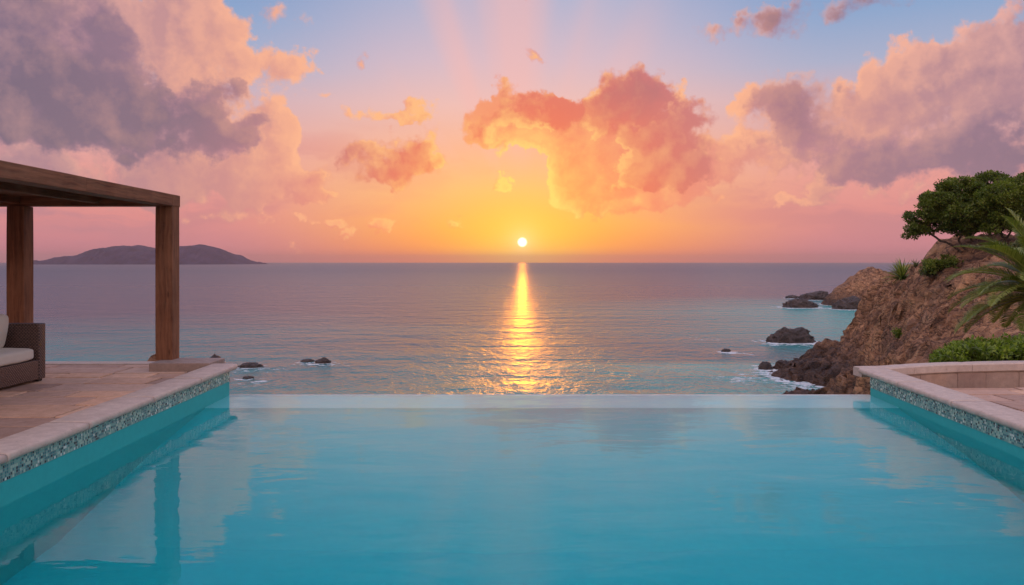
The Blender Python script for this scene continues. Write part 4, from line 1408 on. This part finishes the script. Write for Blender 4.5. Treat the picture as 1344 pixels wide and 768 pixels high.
# ---- sea
def build_sea():
    def geo(a, b, st, gr):
        out = [a]; s_ = st
        while out[-1] < b: out.append(out[-1] + s_); s_ *= gr
        return out
    xr = geo(120, 10500, 1.5, 1.16); xl = [-v for v in geo(70, 10500, 1.5, 1.16)][::-1]
    xs = np.array(xl + list(np.linspace(-70, 120, 260)[1:-1]) + xr)
    yf = geo(340, 10500, 1.5, 1.14); yn = [-v for v in geo(20, 10500, 5, 1.3)][::-1]
    ys = np.array(yn + list(np.linspace(-20, 60, 30)[1:]) + list(np.linspace(60, 130, 112)[1:]) + list(np.linspace(130, 340, 180)[1:-1]) + yf)
    X, Y = np.meshgrid(xs, ys)
    me = grid_mesh('sea', X, Y, np.full_like(X, SEA))
    near = (X > -55) & (X < 118) & (Y > -30) & (Y < 133)
    dep = np.full(X.shape, 25.0)
    dep[near] = SEA - land_h(X[near][None, :], Y[near][None, :])[0]
    edge = np.clip(np.minimum.reduce([(X + 60) / 25, (118 - X) / 20, (Y + 35) / 20, (134 - Y) / 25]), 0, 1)
    dep = np.where(near, dep * edge + 25 * (1 - edge), dep)
    # the far cove: shallower toward the land
    cove = np.hypot((X - 110) / 85, (Y - 170) / 130)
    dep = np.minimum(dep, np.clip(1.0 + 9 * cove, 0, 25))
    sl_ = np.hypot((X + 70) / 90, (Y - 70) / 130)
    dep = np.minimum(dep, np.clip(4.8 + 7 * sl_, 0, 25))
    mid = np.hypot((X + 5) / 130, (Y - 60) / 170)
    dep = np.minimum(dep, np.clip(6.8 + 8 * mid, 0, 25))
    foam = np.zeros(X.shape)
    # shore: where the water is only a little deep
    realdep = np.full(X.shape, 25.0); realdep[near] = SEA - land_h(X[near][None, :], Y[near][None, :])[0]
    foam = np.clip(1 - realdep / 2.6, 0, 1) * (X > 15)
    # headland
    from numpy import interp
    hm = (X > 86) & (X < 200) & (Y > 222) & (Y < 300)
    if hm.any():
        # nearest sample of the headland grid
        hx = np.clip(np.searchsorted(HX[0], X[hm]), 0, HX.shape[1] - 1); hy = np.clip(np.searchsorted(HYY[:, 0], Y[hm]), 0, HX.shape[0] - 1)
        foam[hm] = np.maximum(foam[hm], np.clip(1 - (SEA - HZ[hy, hx]) / 2.2, 0, 1))
    for (rx0, ry0, ra, rb) in ROCKS:
        g_ = 1.2 + 1.3 * (ra > 2.5)
        d = np.hypot(np.maximum(np.abs(X - rx0) - ra, 0), np.maximum(np.abs(Y - ry0 + 0.8) - rb, 0) * 0.6)
        kf = 0.62 if rx0 < 0 else 0.95
        foam = np.maximum(foam, np.clip(1 - d / (1.6 * g_ + 0.2), 0, 1) * kf)
        tail = np.hypot(np.maximum(np.abs(X - rx0 - 1.5) - ra * 1.6, 0), (Y - ry0 + 2.5) * 0.7)
        foam = np.maximum(foam, np.clip(1 - tail / 5, 0, 1) * 0.55)
    # surf over the shelf below the spit
    for (fx, fy, fr, k) in ((27, 96, 7, .75), (33, 89, 7, .8), (31, 84, 5, .6), (100, 268, 16, .6), (36, 146, 9, .5)):
        foam = np.maximum(foam, np.clip(1 - np.hypot(X - fx, (Y - fy) * 0.8) / fr, 0, 1) * k)
    vert_attr(me, 'depth', dep.ravel()); vert_attr(me, 'foam', foam.ravel())
    o = link('sea', me, M_SEA)
    tag(o, kind='structure')
build_sea()

# ---- the evening air over the sea
def build_haze():
    top = 106.0; bot = SEA - 9.0
    r = 15400.0
    n = 48
    v = []; f = []
    for z in (bot, top):
        for i in range(n):
            a_ = 2 * math.pi * i / n
            v.append((r * math.cos(a_), r * math.sin(a_), z))
    for i in range(n):
        j = (i + 1) % n
        f.append((i, j, n + j, n + i))
    f.append(tuple(range(n))[::-1]); f.append(tuple(range(n, 2 * n)))
    m_ = bpy.data.materials.new('evening_haze'); m_.use_nodes = True
    t = m_.node_tree; t.nodes.clear(); g = NT(t)
    out = g.n('ShaderNodeOutputMaterial'); pv = g.n('ShaderNodeVolumePrincipled')
    pv.inputs['Color'].default_value = (1.0, 0.72, 0.62, 1)
    pv.inputs['Density'].default_value = HAZE
    pv.inputs['Anisotropy'].default_value = 0.6
    g.link(pv.outputs[0], out.inputs['Volume'])
    o = link('haze', pydata('haze', v, f), m_)
    tag(o, kind='stuff')
HAZE = 0.00007
build_haze()
# ------------------------------------------------------------------ plants
NR = np.random.RandomState(42)

def leaf_cloud(cent, n_each, rad, flat, size, rs, droop=0.2, tip=1.8):
    """quads (n,4,3): leaves scattered round each centre"""
    n = len(cent) * n_each
    C_ = np.repeat(cent, n_each, axis=0)
    R_ = np.repeat(rad, n_each) if np.ndim(rad) else np.full(n, rad)
    d = rs.normal(size=(n, 3)); d /= np.linalg.norm(d, axis=1)[:, None]
    r = rs.uniform(0.15, 1, n) ** 0.55
    p = C_ + d * (r * R_)[:, None] * np.array([1, 1, flat])
    # leaf frame: points outward and upward
    ax = d + rs.normal(size=(n, 3)) * 0.7; ax[:, 2] += 0.25 - droop
    ax /= np.linalg.norm(ax, axis=1)[:, None]
    up = rs.normal(size=(n, 3)) * 0.55 + np.array([0, 0, 1.0])
    sd = np.cross(ax, up); sd /= np.linalg.norm(sd, axis=1)[:, None] + 1e-9
    s = size * rs.uniform(0.6, 1.25, n)
    L_ = ax * (s * tip)[:, None]; W_ = sd * (s * 0.5)[:, None]
    q = np.stack([p, p + L_ * 0.45 + W_, p + L_, p + L_ * 0.45 - W_], 1)
    return q

def crown_points(ells, n, rs, surf=0.55):
    """twig ends inside a set of ellipsoids (x,y,z,rx,ry,rz), more of them near the surface, thinned by noise so gaps stay"""
    out = []
    vol = np.array([e[3] * e[4] * e[5] for e in ells]); vol = vol / vol.sum()
    while len(out) < n:
        e = ells[rs.choice(len(ells), p=vol)]
        d = rs.normal(size=3); d /= np.linalg.norm(d)
        r = rs.uniform(surf, 1.0)
        p = np.array(e[:3]) + d * r * np.array(e[3:6])
        if perlin(p * 1.1 + 5)[()] + 0.25 * perlin(p * 3.0)[()] < 0.0: continue
        if d[2] < -0.55 and rs.rand() < 0.7: continue
        out.append(p)
    return np.array(out)

def grow_limbs(trunk, targets, base_r, rs, merge=0.62):
    """connects every twig end to the nearest point of the growing skeleton; radius from how much each part carries"""
    nodes = [np.array(p) for p in trunk]; par = [i - 1 for i in range(len(trunk))]
    order = np.argsort(np.linalg.norm(targets - nodes[-1], axis=1))
    leafn = []
    for k in order:
        t_ = targets[k]
        A = np.array(nodes)
        # prefer attachment below / inward of the target
        dist = np.linalg.norm(A - t_, axis=1) + 0.55 * np.maximum(0, A[:, 2] - t_[2] + 0.1) * 2
        dist[:max(1, len(trunk) - 3)] += 0.6
        j = int(np.argmin(dist))
        a = nodes[j]; L_ = np.linalg.norm(t_ - a); m_ = max(1, int(L_ / 0.45)); prev = j
        for s in range(1, m_ + 1):
            u = s / m_
            q = a * (1 - u) + t_ * u + np.array([0, 0, -0.10 * L_ * math.sin(math.pi * u)]) + (rs.normal(size=3) * 0.05 * L_ if s < m_ else 0)
            nodes.append(q); par.append(prev); prev = len(nodes) - 1
        leafn.append(prev)
    cnt = np.zeros(len(nodes))
    for l_ in leafn: cnt[l_] += 1
    for i in range(len(nodes) - 1, 0, -1):
        cnt[par[i]] += cnt[i]
    tot = max(cnt[0], 1)
    rad = base_r * (np.maximum(cnt, 1) / tot) ** 0.42
    return nodes, par, rad

def limb_mesh(nodes, par, rad, minr=0.012, sides=5, skip=1):
    mb = MB()
    for i in range(skip, len(nodes)):
        j = par[i]
        if j < 0: continue
        r0, r1 = max(rad[j] if rad[j] < rad[i] * 1.6 else rad[i] * 1.25, minr), max(rad[i], minr)
        a, b = nodes[j], nodes[i]
        vs_, fs_ = tube([a, b + (b - a) * 0.06], [r0, r1], sides)
        mb.add(vs_, fs_)
    return mb

def make_tree(name, label, cat, base, ells, n_twig, n_leaf, leaf, clump, base_r, lmat, seed, group, stems=1, lean=(0, 0), bias=0.0, flat=0.6):
    rs = np.random.RandomState(seed)
    root = empty(name, base, label, cat, group)
    b0 = np.array(base, dtype=float)
    tg = crown_points(ells, n_twig, rs)
    cen = tg.mean(0)
    mb = MB()
    grp = rs.randint(0, stems, len(tg)) if stems == 1 else None
    if stems > 1:
        an = np.arctan2(tg[:, 1] - cen[1], tg[:, 0] - cen[0]); grp = ((tg[:, 0] - tg[:, 0].min()) / (np.ptp(tg[:, 0]) + 1e-6) * stems).astype(int).clip(0, stems - 1)
    for s in range(stems):
        T_ = tg[grp == s]
        if len(T_) == 0: continue
        c = T_.mean(0)
        off = np.array([(s - (stems - 1) / 2) * base_r * 2.2, rs.uniform(-.1, .1), 0])
        st = b0 + off - np.array([0, 0, 0.3])
        low = T_[:, 2].min()
        hub = np.array([st[0] * 0.55 + c[0] * 0.45, st[1] * 0.6 + c[1] * 0.4, b0[2] + max(0.5, (low - b0[2]) * 0.55)])
        trunk = [st + (hub - st) * u + np.array([0.12 * math.sin(3 * u + s), 0.06 * math.sin(4 * u), 0]) * (u * (1 - u) * 4) for u in np.linspace(0, 1, 6)]
        nodes, par, rad = grow_limbs(trunk, T_, base_r / math.sqrt(stems) * 1.15, rs)
        m2 = limb_mesh(nodes, par, rad)
        mb.add(m2.v, m2.f)
    off = np.array(base)
    mb.v = [tuple(np.array(p) - off) for p in mb.v]
    mb.build('trunk', M_BARK, root)
    rad = clump * rs.uniform(0.65, 1.3, len(tg))
    Q = leaf_cloud(tg, n_leaf, rad, flat, leaf, rs) - off
    me = quads('crown', Q)
    tint = np.clip(np.repeat(rs.uniform(0.15, 0.75, len(tg)), n_leaf) + rs.normal(size=len(Q)) * 0.18 + bias, 0, 1)
    face_attr(me, 'tint', tint)
    link('crown', me, lmat, root)
    return root

def EL(px, py, Y, rpx, rpy, dy=None):
    """crown lobe seen round photo pixel px,py"""
    p = at(px, py, Y)
    return (p[0], p[1], p[2], rpx / F * Y, (dy if dy else rpx / F * Y), rpy / F * Y)

def base_at(px, Y):
    x = (px - CX) / F * Y
    return (x, Y, ground_at(x, Y) - 0.1)

Yt = 68.0
g0 = 'windswept trees on top of the cliff'
make_tree('spreading_tree', 'dark green spreading tree with bare lower limbs, leftmost on the cliff top', 'tree', base_at(1268, Yt),
          [EL(1240, 262, Yt, 26, 19), EL(1262, 250, Yt + .5, 26, 17), EL(1215, 283, Yt, 22, 12), EL(1228, 268, Yt - .5, 22, 15), EL(1207, 297, Yt, 17, 8), EL(1280, 268, Yt, 24, 22), EL(1254, 282, Yt - 1, 28, 18), EL(1200, 307, Yt, 14, 7), EL(1196, 296, Yt, 9, 5), EL(1222, 300, Yt, 16, 8), EL(1236, 248, Yt, 14, 8), EL(1218, 262, Yt, 10, 6), EL(1236, 288, Yt, 26, 16), EL(1266, 296, Yt, 28, 16), EL(1290, 296, Yt, 18, 14)],
          520, 110, 0.115, 0.44, 0.14, M_LEAF_DARK, 3, g0, stems=3, bias=0.05)
make_tree('spreading_tree', 'tallest dark tree, rising between the spreading tree and the rounded bright one', 'tree', base_at(1302, Yt + 3),
          [EL(1302, 240, Yt + 3, 24, 14), EL(1290, 252, Yt + 3, 22, 16), EL(1316, 252, Yt + 3, 22, 18), EL(1300, 272, Yt + 3, 28, 18), EL(1296, 294, Yt + 3, 26, 14)],
          260, 105, 0.115, 0.42, 0.16, M_LEAF_DARK, 5, g0, stems=2)
make_tree('rounded_tree', 'rounded brighter green tree at the right end of the cliff top', 'tree', base_at(1322, Yt - 3),
          [EL(1312, 262, Yt - 3, 32, 20), EL(1340, 252, Yt - 3, 30, 18), EL(1300, 280, Yt - 3, 22, 15), EL(1335, 282, Yt - 3, 34, 18), EL(1368, 262, Yt - 3, 34, 28), EL(1348, 244, Yt - 3, 30, 16), EL(1390, 280, Yt - 3, 34, 26), EL(1318, 298, Yt - 3, 28, 10)],
          520, 110, 0.105, 0.42, 0.15, M_LEAF_MID, 8, g0, stems=2, bias=0.08, flat=0.75)

def bush(name, label, cat, base, ells, n, nl, leaf, clump, lmat, seed, group=None, bias=0.0):
    rs = np.random.RandomState(seed)
    root = empty(name, base, label, cat, group)
    tg = crown_points(ells, n, rs, 0.2)
    off = np.array(base)
    mb = MB()
    for t_ in tg[::3]:
        a = off + rs.normal(size=3) * np.array([0.1, 0.1, 0]) * (tg[:, 0].max() - tg[:, 0].min())
        a[2] = off[2]; a[0] = off[0] * 0.85 + t_[0] * 0.15; a[1] = off[1] * 0.85 + t_[1] * 0.15
        vs_, fs_ = tube([a - off, (a + t_) / 2 - off + rs.normal(size=3) * 0.02, t_ - off], [leaf * .14, leaf * .10, leaf * .05], 4)
        mb.add(vs_, fs_)
    mb.build('stems', M_BARK, root)
    Q = leaf_cloud(tg, nl, clump * rs.uniform(0.6, 1.3, len(tg)), 0.7, leaf, rs, droop=0.0) - off
    me = quads('foliage', Q)
    face_attr(me, 'tint', np.clip(np.repeat(rs.uniform(0.1, 0.8, len(tg)), nl) + rs.normal(size=len(Q)) * 0.2 + bias, 0, 1))
    link('foliage', me, lmat, root)
    return root
def gb(px, Y, hpx, wpx, dz=0.0, sink=0.3):
    x = (px - CX) / F * Y
    z = ground_at(x, Y)
    h = hpx / F * Y; w_ = wpx / F * Y
    return (x, Y, z - 0.1), [(x, Y, z + h * (0.5 - sink * .5), w_ / 2, w_ / 2 * 0.8, h * 0.55)]
b_, e_ = gb(1240, 67.0, 22, 56)
bush('shrub', 'low dark green shrub on the slope under the spreading tree', 'shrub', b_, e_, 110, 40, 0.12, 0.3, M_LEAF_DARK, 12, bias=0.15)
b_, e_ = gb(1218, 68.5, 12, 26)
bush('shrub', 'small olive scrub clump at the left foot of the spreading tree', 'shrub', b_, e_, 40, 36, 0.11, 0.25, M_LEAF_DRY, 13)
b_, e_ = gb(1182, 66.0, 14, 20)
bush('shrub', 'small green tuft growing alone on the cliff face halfway down', 'shrub', b_, e_, 34, 34, 0.10, 0.22, M_LEAF_MID, 14)
b_, e_ = gb(1318, 60.0, 14, 60)
bush('shrub', 'spiky green scrub patch below the rounded tree', 'shrub', b_, e_, 70, 34, 0.12, 0.3, M_LEAF_DRY, 15)
b_, e_ = gb(1240, 40.0, 10, 20)
bush('shrub', 'tiny tuft on the brown slope above the hedge', 'shrub', b_, e_, 16, 30, 0.06, 0.12, M_LEAF_DRY, 16)

# spiky rosette on the shoulder of the cliff
def blade_strip(p0, d, length, w, droop, rs, n=6):
    """a curved pointed blade as a folded strip"""
    d = d / np.linalg.norm(d)
    side = np.cross(d, [0, 0, 1.0]); side /= np.linalg.norm(side) + 1e-9
    V = []; p = np.array(p0, float); v = d.copy()
    for k in range(n + 1):
        u = k / n
        ww = w * (1 - u ** 1.5) * (0.5 + 1.0 * min(u * 4, 0.5))
        V.append((p - side * ww, p + np.array([0, 0, -ww * 0.35]), p + side * ww))
        v = v + np.array([0, 0, -droop / n]); v /= np.linalg.norm(v)
        p = p + v * length / n
    vs_ = [q for r in V for q in r]
    fs_ = []
    for k in range(n):
        a = k * 3
        fs_ += [(a, a + 1, a + 4, a + 3), (a + 1, a + 2, a + 5, a + 4)]
    return vs_, fs_
def rosette(name, label, cat, px, Y, length, n, lmat, seed, w=0.05, lift=0.2):
    rs = np.random.RandomState(seed)
    x = (px - CX) / F * Y
    z = ground_at(x, Y)
    root = empty(name, (x, Y, z), label, cat)
    mb = MB(); T = []
    for i in range(n):
        a = rs.uniform(0, 2 * math.pi); e = rs.uniform(0.1, 1.45)
        d = np.array([math.cos(a) * math.cos(e), math.sin(a) * math.cos(e), math.sin(e)])
        vs_, fs_ = blade_strip((d * 0.05 + np.array([0, 0, lift])), d, length * rs.uniform(0.7, 1.1), w, rs.uniform(0.3, 1.0), rs)
        mb.add(vs_, fs_); T += [rs.uniform(0, 1)] * len(fs_)
    o = mb.build('leaves', lmat, root); face_attr(o.data, 'tint', T)
    vs_, fs_ = tube([(0, 0, -0.3), (0, 0, lift + 0.1)], [length * .12, length * .09], 8)
    m2 = MB(); m2.add(vs_, fs_); m2.build('stem', M_BARK, root)
    return root
rosette('yucca', 'spiky grey-green yucca clump on the shoulder of the cliff, left of the trees', 'yucca', 1184, 84, 2.3, 150, M_LEAF_PALM, 31, 0.10, 0.35)
rosette('yucca', 'small spiky tuft on the cliff shoulder just right of the big yucca', 'yucca', 1202, 82, 0.9, 60, M_LEAF_DRY, 32, 0.05, 0.15)

# date palm at the right edge
def palm(px, Y, zc, label, seed, flen, nf):
    rs = np.random.RandomState(seed)
    x = (px - CX) / F * Y
    z0 = ground_at(x, Y)
    root = empty('date_palm', (x, Y, z0), label, 'palm')
    # trunk with old leaf bases
    h = zc - z0
    mb = MB()
    path = [(0, 0, -0.2), (0, 0, h * 0.5), (0, 0, h)]
    vs_, fs_ = tube(path, [0.26, 0.24, 0.20], 14); mb.add(vs_, fs_)
    for k in range(90):
        a = k * 2.4; zz = h * (k / 90.0)
        dr = np.array([math.cos(a), math.sin(a), 0]); c = dr * 0.22 + np.array([0, 0, zz])
        vs_, fs_ = tube([c, c + dr * 0.07 + np.array([0, 0, 0.10])], [0.06, 0.03], 5); mb.add(vs_, fs_)
    mb.build('trunk', M_BARK, root)
    for i in range(nf):
        a = i * 2.39996 + rs.uniform(-0.2, 0.2)
        e = 1.35 - 1.45 * (i / nf) ** 0.9 + rs.uniform(-.08, .08)
        L_ = flen * rs.uniform(0.85, 1.1)
        d = np.array([math.cos(a) * math.cos(e), math.sin(a) * math.cos(e), math.sin(e)])
        p = np.array([0, 0, h]) + d * 0.1
        n = 26; pts = [p.copy()]; dirs = [d.copy()]; v = d.copy()
        dr = rs.uniform(1.0, 1.5)
        for k in range(n):
            v = v + np.array([0, 0, -dr / n * (0.35 + 1.3 * k / n)]); v /= np.linalg.norm(v)
            p = p + v * L_ / n; pts.append(p.copy()); dirs.append(v.copy())
        mb = MB(); T = []
        vs_, fs_ = tube(pts, [0.020 * (1 - k / (n + 1)) + 0.004 for k in range(n + 1)], 5); mb.add(vs_, fs_); T += [0.95] * len(fs_)
        tone = rs.uniform(0.2, 0.7)
        for k in range(4, n * 5):
            u = k / (n * 5); idx = u * n; i0 = min(int(idx), n - 1); fr = idx - i0
            c = pts[i0] * (1 - fr) + pts[i0 + 1] * fr; t_ = dirs[i0]
            side = np.cross(t_, [0, 0, 1.0]); sl2 = np.linalg.norm(side)
            side = side / sl2 if sl2 > 1e-3 else np.array([1.0, 0, 0])
            up = np.cross(side, t_)
            ll = 0.42 * (math.sin(math.pi * min(u * 0.92 + 0.10, 1.0)) ** 0.6) * rs.uniform(0.85, 1.1) * flen / 2.0
            for sgn in (-1, 1):
                dd = side * sgn * 0.75 + t_ * 0.75 + up * rs.uniform(0.15, 0.45)
                dd /= np.linalg.norm(dd)
                w_ = 0.0085 * flen / 2.0 * 1.2
                wv_ = np.cross(dd, up); wv_ /= np.linalg.norm(wv_) + 1e-9
                m1 = c + dd * ll * 0.5; tip = c + dd * ll + np.array([0, 0, -0.16 * ll])
                mb.add([c - wv_ * w_ * .5, c + wv_ * w_ * .5, m1 + wv_ * w_, m1 - wv_ * w_, tip], [(0, 1, 2, 3), (3, 2, 4)])
                tt = np.clip(tone + rs.uniform(-.2, .2) + 0.15 * u, 0, 1); T += [tt, tt]
        o = mb.build('frond', M_LEAF_PALM, root, smooth=False); face_attr(o.data, 'tint', T)
    return root
palm(1378, 19.0, at(1378, 390, 19.0)[2], 'green date palm with long arching fronds at the right edge above the hedge', 17, 2.2, 72)

# hedge behind the curved wall
def hedge():
    rs = np.random.RandomState(55)
    root = empty('low_hedge', (9.0, 13.6, -0.1), 'low yellow-green leafy hedge just behind the curved retaining wall', 'hedge')
    off = np.array([9.0, 13.6, -0.1])
    tg = []
    for i in range(620):
        px_ = rs.uniform(1226, 1480); Y = rs.uniform(12.85, 14.3)
        x = (px_ - CX) / F * Y
        top = np.interp(px_, [1226, 1240, 1262, 1300, 1344, 1480], [473, 461, 457, 453, 449, 446]) + 5 * float(perlin(np.array([x * 2.2, Y * 2, 0.5])))
        ztop = CAMZ - (top - HY) / F * 13.4
        zlo = 0.05
        z = zlo + (ztop - zlo) * rs.uniform(0.2, 1) ** 0.6 - 0.02
        tg.append((x, Y, z))
    tg = np.array(tg)
    Q = leaf_cloud(tg, 34, 0.10, 0.8, 0.042, rs, droop=-0.1, tip=1.7) - off
    me = quads('foliage', Q)
    face_attr(me, 'tint', np.clip(np.repeat(rs.uniform(0.1, 0.8, len(tg)), 34) + rs.normal(size=len(Q)) * 0.2, 0, 1))
    link('foliage', me, M_LEAF_HEDGE, root)
    mb = MB()
    for t_ in tg[::2]:
        a = np.array([t_[0] + rs.normal() * 0.05, t_[1] + rs.normal() * 0.05, -0.35])
        vs_, fs_ = tube([a - off, t_ - off], [0.008, 0.003], 4); mb.add(vs_, fs_)
    mb.build('stems', M_BARK, root)
hedge()
sc.cycles.max_bounces = 8
sc.cycles.diffuse_bounces = 3
sc.cycles.glossy_bounces = 3
sc.cycles.transmission_bounces = 6
sc.cycles.transparent_max_bounces = 8
sc.cycles.volume_bounces = 1
sc.cycles.volume_max_steps = 32
sc.cycles.sample_clamp_indirect = 6.0
sc.cycles.sample_clamp_direct = 0.0
sc.cycles.caustics_reflective = False
sc.cycles.caustics_refractive = True
sc.cycles.use_adaptive_sampling = False
sc.cycles.use_denoising = True
